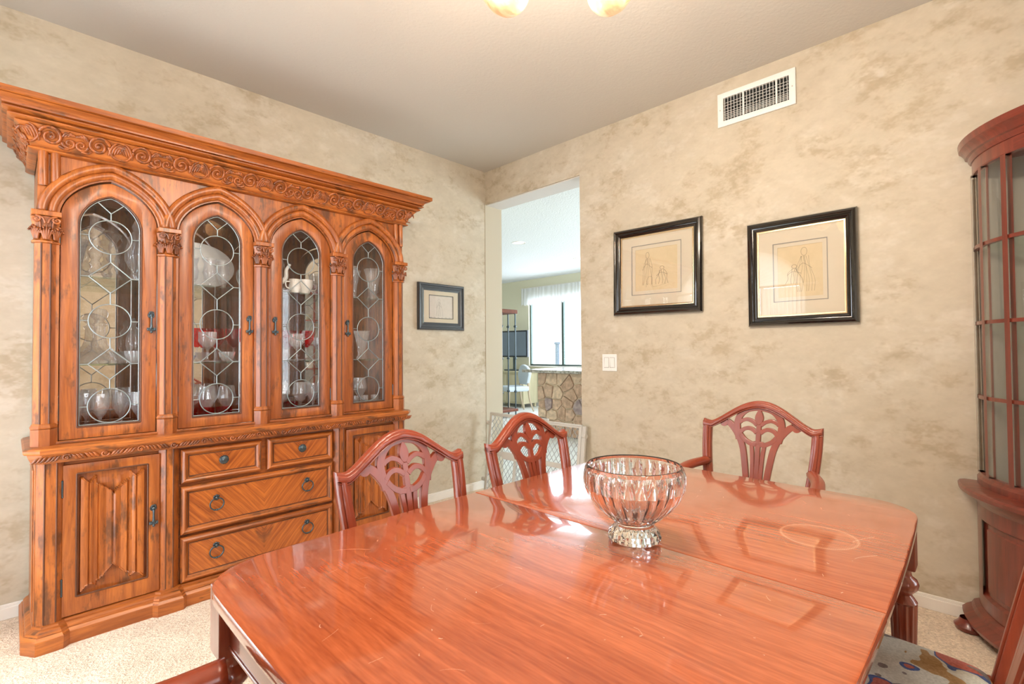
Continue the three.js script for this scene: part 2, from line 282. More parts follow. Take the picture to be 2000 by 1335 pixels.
// ---------------------------------------------------------------- the long china hutch on the left wall
{
  const T = thing('china_hutch', 'large carved honey-brown china hutch with four arched leaded glass doors', 'china cabinet', [-1.968, 0, 0]);
  const P = (n, g, o = {}) => mesh(n, g, o.m ?? hutchM, o.p ?? T, o);
  const posts = [-0.835, -0.4175, 0, 0.4175, 0.835], doorX = [-0.626, -0.209, 0.209, 0.626];
  // base
  const plan = [[-0.862, 0.02], [-0.862, 0.415], [-0.838, 0.452], [-0.79, 0.452], [-0.77, 0.43], [-0.465, 0.43], [-0.448, 0.45], [-0.384, 0.45], [-0.368, 0.43], [0.368, 0.43], [0.384, 0.45], [0.448, 0.45], [0.465, 0.43], [0.77, 0.43], [0.79, 0.452], [0.838, 0.452], [0.862, 0.415], [0.862, 0.02]];
  P('plinth', sweep(plan, [[0.035, 0], [0.035, 0.052], [0.03, 0.058], [0.026, 0.064], [0.022, 0.066], [0.02, 0.074], [0.012, 0.082], [0.004, 0.086], [0.002, 0.094], [-0.004, 0.096]], { cap: true }), { grain: 'x' });
  P('base_carcass', [box(-0.85, 0.85, 0.09, 0.735, 0.02, 0.408)], { grain: 'x' });
  for (const s of [-1, 1]) P('side_panel', [box(s * 0.85, s * 0.862, 0.09, 0.735, 0.03, 0.40, 0.003), box(s * 0.862, s * 0.866, 0.13, 0.70, 0.07, 0.36, 0.002)]);
  const oct = (x, z, r, y0, y1) => crease(new THREE.CylinderGeometry(r, r, y1 - y0, 8).rotateY(PI / 8).translate(x, (y0 + y1) / 2, z), 0.3);
  for (const s of [-1, 1]) {
    const q = P('corner_post', [oct(s * 0.815, 0.405, 0.046, 0.09, 0.735), box(s * 0.785, s * 0.853, 0.09, 0.735, 0.36, 0.425)]);
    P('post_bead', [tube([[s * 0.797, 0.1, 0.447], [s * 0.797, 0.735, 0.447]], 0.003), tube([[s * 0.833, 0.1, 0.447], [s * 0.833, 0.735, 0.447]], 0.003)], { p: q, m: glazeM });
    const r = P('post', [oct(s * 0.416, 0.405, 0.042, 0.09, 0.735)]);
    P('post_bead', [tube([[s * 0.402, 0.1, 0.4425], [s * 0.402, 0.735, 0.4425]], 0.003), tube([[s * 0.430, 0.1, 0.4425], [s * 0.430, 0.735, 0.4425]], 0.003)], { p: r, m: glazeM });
  }
  // hardware
  const swirl = (cx, cy, r0, turns, dir, a0, n = 26) => Array.from({ length: n }, (_, i) => { const t = i / (n - 1), a = a0 + dir * t * turns * 2 * PI, r = r0 * (1 - t) + r0 * 0.12; return [cx + r * cos(a), cy + r * sin(a)]; });
  const dropPull = (parent, x, y, z) => P('drop_pull', [
    crease(new THREE.CylinderGeometry(0.012, 0.014, 0.006, 14).rotateX(PI / 2).translate(x, y, z + 0.003)), sphere(0.007, x, y, z + 0.008, 1, 1, 0.8, 10), tube([V(x - 0.008, y + 0.004, z + 0.008), V(x - 0.006, y + 0.014, z + 0.010), V(x + 0.006, y + 0.014, z + 0.010), V(x + 0.008, y + 0.004, z + 0.008)], 0.003, { sides: 6 }),
    lathe([[0, 0], [0.005, 0.001], [0.004, -0.02], [0.005, -0.045], [0.009, -0.056], [0.0, -0.058]].map(([r, q]) => [r, q]), 10, x, y - 0.006, z + 0.010),
    ...[-2, -1, 0, 1, 2].map((k) => sphere(0.0055, x + k * 0.0062, y - 0.066 - (2 - Math.abs(k)) * 0.001, z + 0.010, 1, 1, 0.9, 8)), sphere(0.0055, x, y - 0.076, z + 0.010, 1, 1.2, 0.8, 8), box(x - 0.017, x + 0.017, y - 0.063, y - 0.057, z + 0.005, z + 0.014, 0.002)], { m: ironM, p: parent });
  const ringPull = (parent, x, y, z) => P('ring_pull', [
    crease(new THREE.CylinderGeometry(0.011, 0.014, 0.007, 12).rotateX(PI / 2).translate(x, y, z + 0.0035)), sphere(0.007, x, y + 0.002, z + 0.010, 1, 1, 0.8, 10), ...[-1, 0, 1].map((k) => sphere(0.005, x + k * 0.009, y + 0.012 - Math.abs(k) * 0.004, z + 0.005, 1, 1, 0.8, 8)),
    tube([...Array(15)].map((_, i) => { const a = PI * 0.5 + 0.35 + i / 14 * (2 * PI - 0.7); return V(x + 0.030 * cos(a), y - 0.028 + 0.028 * sin(a), z + 0.013); }), 0.0034, { sides: 7, seg: 40 }), sphere(0.0065, x, y - 0.056, z + 0.013, 1.3, 0.8, 0.8, 8), ...[-1, 1].map((k) => sphere(0.0045, x + k * 0.011, y - 0.055, z + 0.013, 1, 1, 1, 8))], { m: ironM, p: parent });
  const knobPull = (parent, x, y, z) => P('knob', [crease(lathe([[0, 0.026], [0.006, 0.026], [0.008, 0.024], [0.017, 0.021], [0.021, 0.014], [0.017, 0.008], [0.009, 0.005], [0.012, 0.002], [0.016, 0], [0, 0]], 20).rotateX(PI / 2).translate(x, y, z), 0.5), ...[...Array(14)].map((_, i) => sphere(0.0035, x + 0.0195 * cos(i / 14 * 2 * PI), y + 0.0195 * sin(i / 14 * 2 * PI), z + 0.014, 1, 1, 1, 6))], { m: ironM, p: parent });
  const hinge = (parent, x, y, z) => P('hinge', [tube([[x, y - 0.03, z], [x, y + 0.03, z]], 0.0035, { sides: 8 }), sphere(0.0042, x, y + 0.032, z, 1, 1, 1, 8), sphere(0.0042, x, y - 0.032, z, 1, 1, 1, 8)], { m: ironM, p: parent });
  // linenfold doors
  for (const s of [-1, 1]) {
    const cx = s * 0.615, w = 0.164, y0 = 0.10, y1 = 0.716, ph = 0.120, p0 = 0.172, p1 = 0.676;
    const D = P('linenfold_door', [ext(shapeOf([[cx - w, y0], [cx + w, y0], [cx + w, y1], [cx - w, y1]], [[[cx - ph, p0], [cx + ph, p0], [cx + ph, p1], [cx - ph, p1]]]), 0.408, 0.432, 0.003)]);
    // heightfield of folded linen
    const nx = 64, ny = 110, pos = [], idx = [];
    const foldTop = (u) => { const a = Math.abs(u); return a > 0.46 ? 0.94 + 0.022 * cos((a - 0.46) * 16) : 0.80 + 0.10 * Math.pow(a / 0.46, 0.8); };
    const foldBot = (u) => { const a = Math.abs(u); return a > 0.46 ? 0.035 + 0.03 * sin((a - 0.46) * 9) : 0.19 - 0.12 * Math.pow(a / 0.46, 0.8); };
    const prof = (u) => { const a = Math.abs(u); const strip = a < 0.4 ? 0.010 + 0.006 * Math.abs(cos(a / 0.4 * PI * 1.0)) - 0.005 * Math.exp(-(((a) / 0.03) ** 2)) : a < 0.5 ? 0.005 + 0.004 * cos((a - 0.45) / 0.05 * PI * 0.5) : a < 0.88 ? 0.009 + 0.008 * Math.sqrt(Math.max(0, 1 - ((a - 0.72) / 0.19) ** 2)) - 0.006 * Math.exp(-(((a - 0.66) / 0.02) ** 2)) : 0.0; return strip; };
    for (let j = 0; j <= ny; j++) for (let i = 0; i <= nx; i++) {
      const u = i / nx * 2 - 1, v = j / ny, inU = Math.abs(u) < 0.885;
      const top = foldTop(u), bot = foldBot(u); let h = inU && v < top && v > bot ? prof(u) + 0.002 : 0.0012 * sin(v * 60 + u * 5) * (inU ? 1 : 0);
      if (inU && v < top && (top - v < 0.014 || v - bot < 0.014)) h += 0.003;
      if (inU && v > top && v < 0.95 && Math.abs(u) < 0.42) h += 0.003 * Math.exp(-(((Math.abs(u) - 0.2) / 0.08) ** 2)) * sin((v - top) * 40);
      pos.push(cx + u * (ph + 0.002), p0 + v * (p1 - p0), 0.4115 + h);
    }
    for (let j = 0; j < ny; j++) for (let i = 0; i < nx; i++) { const a = j * (nx + 1) + i; idx.push(a, a + 1, a + nx + 1, a + 1, a + nx + 2, a + nx + 1); }
    const g = new THREE.BufferGeometry(); g.setAttribute('position', new THREE.Float32BufferAttribute(pos, 3)); g.setIndex(idx); g.computeVertexNormals();
    P('linenfold_panel', crease(g, 0.45), { p: D, m: hutchM });
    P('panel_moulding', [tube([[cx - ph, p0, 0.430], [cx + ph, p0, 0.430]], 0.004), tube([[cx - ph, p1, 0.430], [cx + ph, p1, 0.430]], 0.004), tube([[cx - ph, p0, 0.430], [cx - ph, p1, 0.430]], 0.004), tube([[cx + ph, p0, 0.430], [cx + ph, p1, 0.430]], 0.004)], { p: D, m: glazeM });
    dropPull(D, cx - s * 0.14, 0.475, 0.432);
    hinge(D, cx + s * 0.165, 0.62, 0.432); hinge(D, cx + s * 0.165, 0.22, 0.432);
  }
  // drawers
  const drawer = (x0, x1, y0, y1, pulls) => {
    const m = (x0 + x1) / 2, bw = 0.032;
    const outer = [[x0, y0], [x1, y0], [x1, y1], [x0, y1]], inner = [[x0 + bw, y0 + bw], [x1 - bw, y0 + bw], [x1 - bw, y1 - bw], [x0 + bw, y1 - bw]];
    const D = P('drawer', [box(x0 + 0.004, x1 - 0.004, y0 + 0.004, y1 - 0.004, 0.40, 0.424)], { grain: 'x' });
    const bar = (a, b, c, d) => { const z = 0.424, zr = 0.441, q = (p, h) => V(p[0], p[1], h), md = (p, r, t) => [lerp(p[0], r[0], t), lerp(p[1], r[1], t)];
      const A = [[0, z - 0.02], [0.0, z + 0.004], [0.2, zr - 0.004], [0.42, zr], [0.62, zr - 0.003], [0.8, z + 0.006], [1, z + 0.002]], pos = [];
      for (let i = 0; i < A.length - 1; i++) { const p0 = q(md(a, d, A[i][0]), A[i][1]), p1 = q(md(b, c, A[i][0]), A[i][1]), r0 = q(md(a, d, A[i + 1][0]), A[i + 1][1]), r1 = q(md(b, c, A[i + 1][0]), A[i + 1][1]); [p0, p1, r0, p1, r1, r0].forEach((e) => pos.push(e.x, e.y, e.z)); }
      const g = new THREE.BufferGeometry(); g.setAttribute('position', new THREE.Float32BufferAttribute(pos, 3)); g.computeVertexNormals(); return crease(g, 0.5); };
    P('drawer_moulding', bar(outer[0], outer[1], inner[1], inner[0]), { p: D, grain: 'x' }); P('drawer_moulding', bar(outer[2], outer[3], inner[3], inner[2]), { p: D, grain: 'x' });
    P('drawer_moulding', bar(outer[1], outer[2], inner[2], inner[1]), { p: D }); P('drawer_moulding', bar(outer[3], outer[0], inner[0], inner[3]), { p: D });
    for (const s of [-1, 1]) { // book-matched halves, diagonal figure
      const a = s < 0 ? x0 + bw : m, b = s < 0 ? m : x1 - bw, g = box(a, b, y0 + bw, y1 - bw, 0.423, 0.427), f = flat(g), p = f.attributes.position, uv = new Float32Array(p.count * 2), th = 0.85;
      for (let i = 0; i < p.count; i++) { const x = Math.abs(p.getX(i) - m), y = p.getY(i); uv[i * 2] = (x * sin(th) - y * cos(th)) / 0.5 + y0 * 3; uv[i * 2 + 1] = (x * cos(th) + y * sin(th)) / 0.5; }
      f.setAttribute('uv', new THREE.BufferAttribute(uv, 2)); mesh('veneer_panel', f, veneerM, D, { keepUv: true });
    }
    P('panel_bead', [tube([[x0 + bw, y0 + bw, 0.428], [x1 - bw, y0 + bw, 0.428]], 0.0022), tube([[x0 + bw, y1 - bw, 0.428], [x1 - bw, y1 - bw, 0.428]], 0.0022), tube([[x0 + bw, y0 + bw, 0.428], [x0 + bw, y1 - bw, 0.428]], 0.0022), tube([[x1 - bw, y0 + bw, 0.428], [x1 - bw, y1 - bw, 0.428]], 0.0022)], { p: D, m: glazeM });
    for (const [k, x, y] of pulls) (k === 'knob' ? knobPull : ringPull)(D, x, y, 0.427);
  };
  drawer(-0.370, -0.013, 0.560, 0.720, [['knob', -0.192, 0.648]]);
  drawer(0.013, 0.370, 0.560, 0.720, [['knob', 0.192, 0.648]]);
  drawer(-0.370, 0.370, 0.322, 0.545, [['ring', -0.222, 0.466], ['ring', 0.222, 0.466]]);
  drawer(-0.370, 0.370, 0.098, 0.308, [['ring', -0.222, 0.236], ['ring', 0.222, 0.236]]);
  // counter
  const cplan = [[-0.862, 0.02], [-0.862, 0.42], [-0.834, 0.45], [0.834, 0.45], [0.862, 0.42], [0.862, 0.02]];
  const C = P('counter_top', sweep(cplan, [[-0.004, 0.733], [0.006, 0.734], [0.012, 0.742], [0.018, 0.756], [0.022, 0.768], [0.022, 0.772], [0.030, 0.774], [0.034, 0.780], [0.034, 0.790], [0.028, 0.796], [0.010, 0.799], [0, 0.80]], { cap: true }), { grain: 'x' });
  const sc = [];
  for (let i = 0; i < 43; i++) { const x = -0.852 + i * 0.0406, d = i % 6 < 3 ? 1 : -1; const z = 0.4705;
    if (i % 3 === 2) { sc.push(tube(swirl(x, 0.754, 0.013, 1.4, d, 0, 18).map(([a, b]) => V(a, b, z + 0.001)), (t) => 0.0050 * (1 - t * 0.4), { sides: 6, seg: 26 })); sc.push(sphere(0.005, x, 0.754, z + 0.001, 1, 1, 0.8, 8)); }
    else for (const o of [-0.012, 0, 0.012]) sc.push(tube([V(x + o - d * 0.012, 0.742, z - 0.004), V(x + o, 0.752, z), V(x + o + d * 0.006, 0.760, z + 0.003), V(x + o + d * 0.014, 0.766, z + 0.003)], (t) => 0.0062 * sin(PI * clamp(t * 0.9 + 0.08)), { sides: 6, seg: 8 })); }
  P('carved_edge', sc, { p: C, m: carveM });
  // upper case
  for (const s of [-1, 1]) P('case_side', [box(s * 0.845, s * 0.862, 0.80, 2.0, 0.02, 0.37)]);
  P('mirror_back', box(-0.845, 0.845, 0.80, 2.0, 0.022, 0.03), { m: mirrorM });
  P('case_deck', box(-0.845, 0.845, 0.799, 0.806, 0.03, 0.36), { grain: 'x' });
  P('case_top', box(-0.862, 0.862, 1.97, 2.165, 0.02, 0.372), { grain: 'x' });
  for (const y of [1.128, 1.512]) P('glass_shelf', box(-0.843, 0.843, y - 0.008, y, 0.04, 0.345), { m: shelfGlassM });
  const arch = (cx, half, spring, apex, n = 26, a = 0.22) => { const l = []; for (let i = 0; i <= n; i++) { const u = -1 + 2 * i / n, k = Math.abs(sin(u * PI / 2)); l.push([cx + half * sin(u * PI / 2), spring + (apex - spring) * ((1 - a) * Math.sqrt(Math.max(0, 1 - k * k)) + a * (1 - k))]); } return l; };
  // face frame and spandrels
  const holes = doorX.map((cx) => [[cx - 0.168, 0.803], [cx + 0.168, 0.803], ...arch(cx, 0.168, 1.752, 1.93).reverse()]);
  P('face_frame', ext(shapeOf([[-0.862, 0.80], [0.862, 0.80], [0.862, 2.02], [-0.862, 2.02]], holes), 0.352, 0.394));
  P('lower_rail', box(-0.80, 0.80, 0.80, 0.812, 0.365, 0.398, 0.003), { grain: 'x' });
  // arch mouldings
  for (const cx of doorX) {
    const A = P('arch_moulding', [tube(arch(cx, 0.192, 1.752, 1.952, 40).map(([x, y]) => V(x, y, 0.398)), 0.0165, { sides: 10, seg: 60 })]);
    P('outer_roll', tube(arch(cx, 0.222, 1.752, 1.986, 40).map(([x, y]) => V(x, y, 0.402)), 0.0185, { sides: 10, seg: 60 }), { p: A });
  }
  for (const s of [-1, 1]) P('corner_reed', [tube([[s * 0.846, 1.86, 0.398], [s * 0.846, 2.012, 0.398]], 0.0165, { sides: 10 }), tube([[s * 0.808, 1.88, 0.398], [s * 0.808, 2.012, 0.398]], 0.0165, { sides: 10 })]);
  // columns
  for (const x of posts) {
    const z = 0.378, Q = P('column', [oct(x, z, 0.036, 0.885, 1.63), box(x - 0.030, x + 0.030, 0.80, 1.75, 0.352, 0.385)]);
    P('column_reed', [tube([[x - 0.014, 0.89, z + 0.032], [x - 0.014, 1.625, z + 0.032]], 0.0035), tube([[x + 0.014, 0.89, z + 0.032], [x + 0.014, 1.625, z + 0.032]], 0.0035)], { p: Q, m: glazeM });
    P('column_base', [oct(x, z, 0.043, 0.80, 0.868), crease(lathe([[0.036, 0], [0.044, 0.002], [0.046, 0.007], [0.043, 0.012], [0.040, 0.018], [0.036, 0.022]], 8, 0, 0.868, 0).rotateY(PI / 8).translate(x, 0, z), 0.4)], { p: Q });
    const leaf = [];
    const at = (r, y, a) => V(x + r * sin(a), y, z + r * cos(a));
    for (const k of [-1, 0, 1]) { const a0 = k * 0.8; for (const q of [-2, -1, 0, 1, 2]) leaf.push(tube([at(0.041, 1.638, a0 + q * 0.06), at(0.045, 1.660, a0 + q * 0.13), at(0.049, 1.684 - Math.abs(q) * 0.005, a0 + q * 0.17), at(0.056, 1.694 - Math.abs(q) * 0.008, a0 + q * 0.17), at(0.058, 1.686 - Math.abs(q) * 0.008, a0 + q * 0.16)], (t) => 0.0058 * (1 - 0.4 * t), { sides: 6, seg: 12 })); }
    for (const k of [-0.4, 0.4]) leaf.push(tube([at(0.044, 1.66, k), at(0.047, 1.69, k), at(0.052, 1.712, k * 1.1), at(0.058, 1.720, k * 1.4)], (t) => 0.0055 * (1 - 0.4 * t), { sides: 6, seg: 12 }));
    for (const q of [-1, 1]) { leaf.push(tube(swirl(x + q * 0.032, 1.716, 0.014, 1.5, q, PI / 2, 18).map(([a, b]) => V(a, b, z + 0.049)), (t) => 0.0048 * (1 - 0.4 * t), { sides: 6, seg: 24 })); leaf.push(tube([V(x + q * 0.004, 1.70, z + 0.052), V(x + q * 0.012, 1.722, z + 0.052), V(x + q * 0.032, 1.730, z + 0.050)], 0.0042, { sides: 6, seg: 10 })); }
    const K = P('capital', [crease(lathe([[0.034, 0], [0.046, 0.003], [0.047, 0.009], [0.040, 0.014], [0.037, 0.022], [0.039, 0.05], [0.046, 0.09], [0.050, 0.108]], 8, 0, 1.622, 0).rotateY(PI / 8).translate(x, 0, z), 0.5), box(x - 0.046, x + 0.046, 1.732, 1.753, 0.352, z + 0.054, 0.003)], { p: Q });
    P('acanthus_leaves', leaf, { p: Q, m: carveM });
  }
  // upper doors
  doorX.forEach((cx, n) => {
    const w = 0.165, gw = 0.108, gy0 = 0.862, spring = 1.725, ap = 1.862;
    const outline = [[cx - w, 0.814], [cx + w, 0.814], ...arch(cx, w, 1.752, 1.922).reverse()], hole = [[cx - gw, gy0], [cx + gw, gy0], ...arch(cx, gw, spring, ap).reverse()];
    const D = P('glazed_door', ext(shapeOf(outline, [hole]), 0.366, 0.388, 0.003));
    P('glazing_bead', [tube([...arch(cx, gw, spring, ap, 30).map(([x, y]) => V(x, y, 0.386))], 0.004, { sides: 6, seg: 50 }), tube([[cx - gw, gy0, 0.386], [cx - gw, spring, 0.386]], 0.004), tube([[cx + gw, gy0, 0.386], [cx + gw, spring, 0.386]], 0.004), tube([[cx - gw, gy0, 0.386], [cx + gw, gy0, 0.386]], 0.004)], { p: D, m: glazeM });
    P('glass_pane', ext(shapeOf([[cx - gw - 0.004, gy0 - 0.004], [cx + gw + 0.004, gy0 - 0.004], ...arch(cx, gw + 0.004, spring, ap + 0.004).reverse()]), 0.3735, 0.3755), { m: paneM, p: D });
    const z = 0.3772, L = [], ln = (...p) => L.push(tube(p.map((q) => V(q[0], q[1], z)), 0.0026, { sides: 6 })), cr = 0.074;
    const gi = gw - 0.006; // border came
    ln([cx - gi, gy0 + 0.006], [cx + gi, gy0 + 0.006]); ln([cx - gi, gy0 + 0.006], [cx - gi, spring]); ln([cx + gi, gy0 + 0.006], [cx + gi, spring]); L.push(tube(arch(cx, gi, spring, ap - 0.006, 24).map(([x, y]) => V(x, y, z)), 0.0026, { sides: 6, seg: 36 }));
    const circ = [1.685, 1.315, 0.945], dia = [1.507, 1.127];
    for (const cy of circ) { L.push(tube([...Array(28)].map((_, i) => V(cx + cr * cos(i / 28 * 2 * PI), cy + cr * sin(i / 28 * 2 * PI), z)), 0.0026, { sides: 6, closed: true, seg: 48 })); ln([cx - gi, cy], [cx - cr, cy]); ln([cx + cr, cy], [cx + gi, cy]); }
    for (const cy of dia) { ln([cx, cy + 0.068], [cx + cr, cy]); ln([cx + cr, cy], [cx, cy - 0.068]); ln([cx, cy - 0.068], [cx - cr, cy]); ln([cx - cr, cy], [cx, cy + 0.068]); ln([cx - gi, cy], [cx - cr, cy]); ln([cx + cr, cy], [cx + gi, cy]); }
    ln([cx, circ[0] - cr], [cx, dia[0] + 0.068]); ln([cx, dia[0] - 0.068], [cx, circ[1] + cr]); ln([cx, circ[1] - cr], [cx, dia[1] + 0.068]); ln([cx, dia[1] - 0.068], [cx, circ[2] + cr]); ln([cx, circ[2] - cr], [cx, gy0 + 0.006]);
    ln([cx, circ[0] + cr], [cx, 1.79]); ln([cx, 1.79], [cx - 0.046, 1.834]); ln([cx, 1.79], [cx + 0.046, 1.834]);
    P('leaded_came', L, { m: leadM, p: D });
    const hs = n < 2 ? 1 : -1; dropPull(D, cx + hs * 0.145, 1.347, 0.388);
    for (const y of [0.93, 1.66]) hinge(D, cx - hs * 0.168, y, 0.389);
  });
  // crown
  const crp = [[-0.865, 0.02], [-0.865, 0.392], [0.865, 0.392], [0.865, 0.02]];
  const roll = (o0, y0, o1, y1, bulge, n = 6) => Array.from({ length: n + 1 }, (_, i) => { const t = i / n; return [lerp(o0, o1, t) + bulge * sin(PI * t), lerp(y0, y1, t)]; });
  const K = P('crown_cornice', sweep(crp, [[0.0, 1.994], ...roll(0.014, 1.996, 0.018, 2.011, 0.012), [0.016, 2.013], [0.020, 2.018], [0.026, 2.036], [0.038, 2.058], [0.056, 2.080], [0.066, 2.089], [0.060, 2.092], ...roll(0.064, 2.092, 0.080, 2.109, 0.013), [0.073, 2.111], [0.080, 2.114], ...roll(0.084, 2.114, 0.096, 2.127, 0.011), [0.089, 2.129], [0.096, 2.132], ...roll(0.100, 2.132, 0.133, 2.158, -0.010), [0.129, 2.160], [0.141, 2.163], [0.141, 2.184]], { cap: true, angle: 0.5 }), { grain: 'x' });
  const fr = (x, t, side = 0) => { // point on the cove: t from 0 (bottom) to 1 (top)
    const o = 0.020 + 0.046 * Math.pow(t, 1.3) + 0.003, y = 2.018 + 0.074 * t; return side ? V(side * (0.865 + o), y, x) : V(x, y, 0.392 + o); };
  const carve = [], unit = (x0, d, side, sc = 1) => {
    const at = (x, y) => fr(x0 + d * x * sc, clamp(0.5 + y / 0.082, 0.0, 1.0), side), add = (pts, r) => carve.push(tube(pts.map(([x, y]) => at(x, y)), r, { sides: 6, seg: Math.min(34, pts.length * 2 + 4) }));
    add(swirl(0, 0.002, 0.033, 1.8, -1, PI * 0.9, 30), (t) => 0.0072 * (1 - 0.3 * t)); carve.push(sphere(0.008, ...at(0.001, 0.002).toArray(), 1, 1, 0.9, 8));
    add([[-0.032, 0.010], [-0.040, -0.012], [-0.054, -0.030], [-0.085, -0.035]], (t) => 0.0066 * (1 - 0.6 * t));
    for (let k = 0; k < 5; k++) add([[-0.034 - k * 0.009, -0.024 + k * 0.004], [-0.040 - k * 0.011, 0.004 + k * 0.003], [-0.052 - k * 0.010, 0.025 - k * 0.003], [-0.066 - k * 0.009, 0.034 - k * 0.009]], (t) => 0.0066 * sin(PI * clamp(0.12 + t * 0.8)));
    add(swirl(0.056, -0.010, 0.020, 1.4, 1, PI, 20), (t) => 0.0062 * (1 - 0.35 * t)); add([[0.024, -0.028], [0.038, -0.036], [0.056, -0.034]], 0.0052);
    for (let k = 0; k < 4; k++) add([[0.032 + k * 0.008, 0.006 + k * 0.004], [0.042 + k * 0.008, 0.022], [0.056 + k * 0.008, 0.034 - k * 0.005]], (t) => 0.0058 * sin(PI * clamp(0.15 + t * 0.8)));
  };
  for (let i = 0; i < 12; i++) unit(-0.825 + i * 0.15, i % 2 ? -1 : 1, 0);
  for (const s of [-1, 1]) for (let i = 0; i < 3; i++) unit(0.08 + i * 0.13, i % 2 ? -1 : 1, s, 0.9);
  P('scroll_frieze', carve, { p: K, m: carveM });
}

// ---------------------------------------------------------------- dining table
const TX0 = -2.655, TX1 = -1.204, TZ0 = 2.043, TZ1 = 3.027, TY = 0.75;
const tableTex = (() => {
  const s1 = fbm(401, 210, 4, 3, 0.65), pore = noise(402, 620, 60), fig = fbm(403, 5, 3, 4), cloud = fbm(404, 7, 5, 4), r = rng(405), W = 2048, Hh = 1408;
  const t = texture(W, Hh, (u, v) => { const w = (fig(u, v) - 0.5) * 0.014; let k = clamp((s1(u + w, v) - 0.28) * 1.7) * 0.5 + pore(u + w * 0.6, v) * 0.25 + cloud(u, v) * 0.3; return mix3([204, 110, 66], [136, 58, 30], clamp(k * 0.95)); });
  const d = t.image.data, px = (x, z) => [(x + 2.68) / 1.5 * W, (z - 2.02) / 1.03 * Hh];
  const blend = (x, y, c, a) => { x |= 0; y |= 0; if (x < 0 || y < 0 || x >= W || y >= Hh) return; const i = (y * W + x) * 4; for (let k = 0; k < 3; k++) d[i + k] = lerp(d[i + k], c[k], a); };
  // white ring left by a hot dish
  const [rx, rz] = [-1.634, 2.868], R = 0.078;
  for (let z = -0.09; z <= 0.09; z += 0.0006) for (let x = -0.09; x <= 0.09; x += 0.0006) { const q = Math.hypot(x, z) / R, a = Math.exp(-(((q - 0.95) / 0.045) ** 2)) * 0.5 + (q < 0.97 ? 0.10 : 0) + Math.exp(-(((q - 0.84) / 0.03) ** 2)) * 0.14; if (a > 0.02) { const [X, Z] = px(rx + x, rz + z); blend(X, Z, [236, 190, 160], a * 0.55); } }
  const line = (x, z, dx, dz, n, a) => { for (let i = 0; i < n; i++) { const t = i / n, [X, Z] = px(x + dx * t + dz * 0.12 * sin(t * 4), z + dz * t); blend(X, Z, [244, 206, 178], a); blend(X + 1, Z, [244, 206, 178], a * 0.5); } };
  line(-1.73, 2.64, 0.07, 0.09, 260, 0.6); line(-1.62, 2.93, 0.07, 0.03, 200, 0.6); line(-1.72, 2.95, 0.05, 0.03, 160, 0.55); line(-2.42, 2.15, 0.06, 0.05, 180, 0.6);
  for (let i = 0; i < 120; i++) { const x = TX0 + 0.08 + r() * 1.3, z = TZ0 + 0.06 + r() * 0.9, a = r() * 6.28, l = 0.004 + r() * r() * 0.045; line(x, z, l * cos(a), l * sin(a), 60, 0.12 + r() * 0.25); }
  for (let i = 0; i < 60; i++) { const [X, Z] = px(TX0 + 0.08 + r() * 1.3, TZ0 + 0.06 + r() * 0.9); for (let k = 0; k < 6; k++) blend(X + r() * 3, Z + r() * 3, [250, 222, 200], 0.6); }
  return t;
})();
const tableM = mat('polished mahogany veneer', { map: tableTex, roughness: 0.22, clearcoat: 1, clearcoatRoughness: 0.06, ior: 1.55 });
const tableTrimM = mat('table apron mahogany', { map: wood(421, [160, 76, 46], [106, 42, 22], null), roughness: 0.3, clearcoat: 0.8, clearcoatRoughness: 0.1 }); tableTrimM.userData.tile = 0.6;
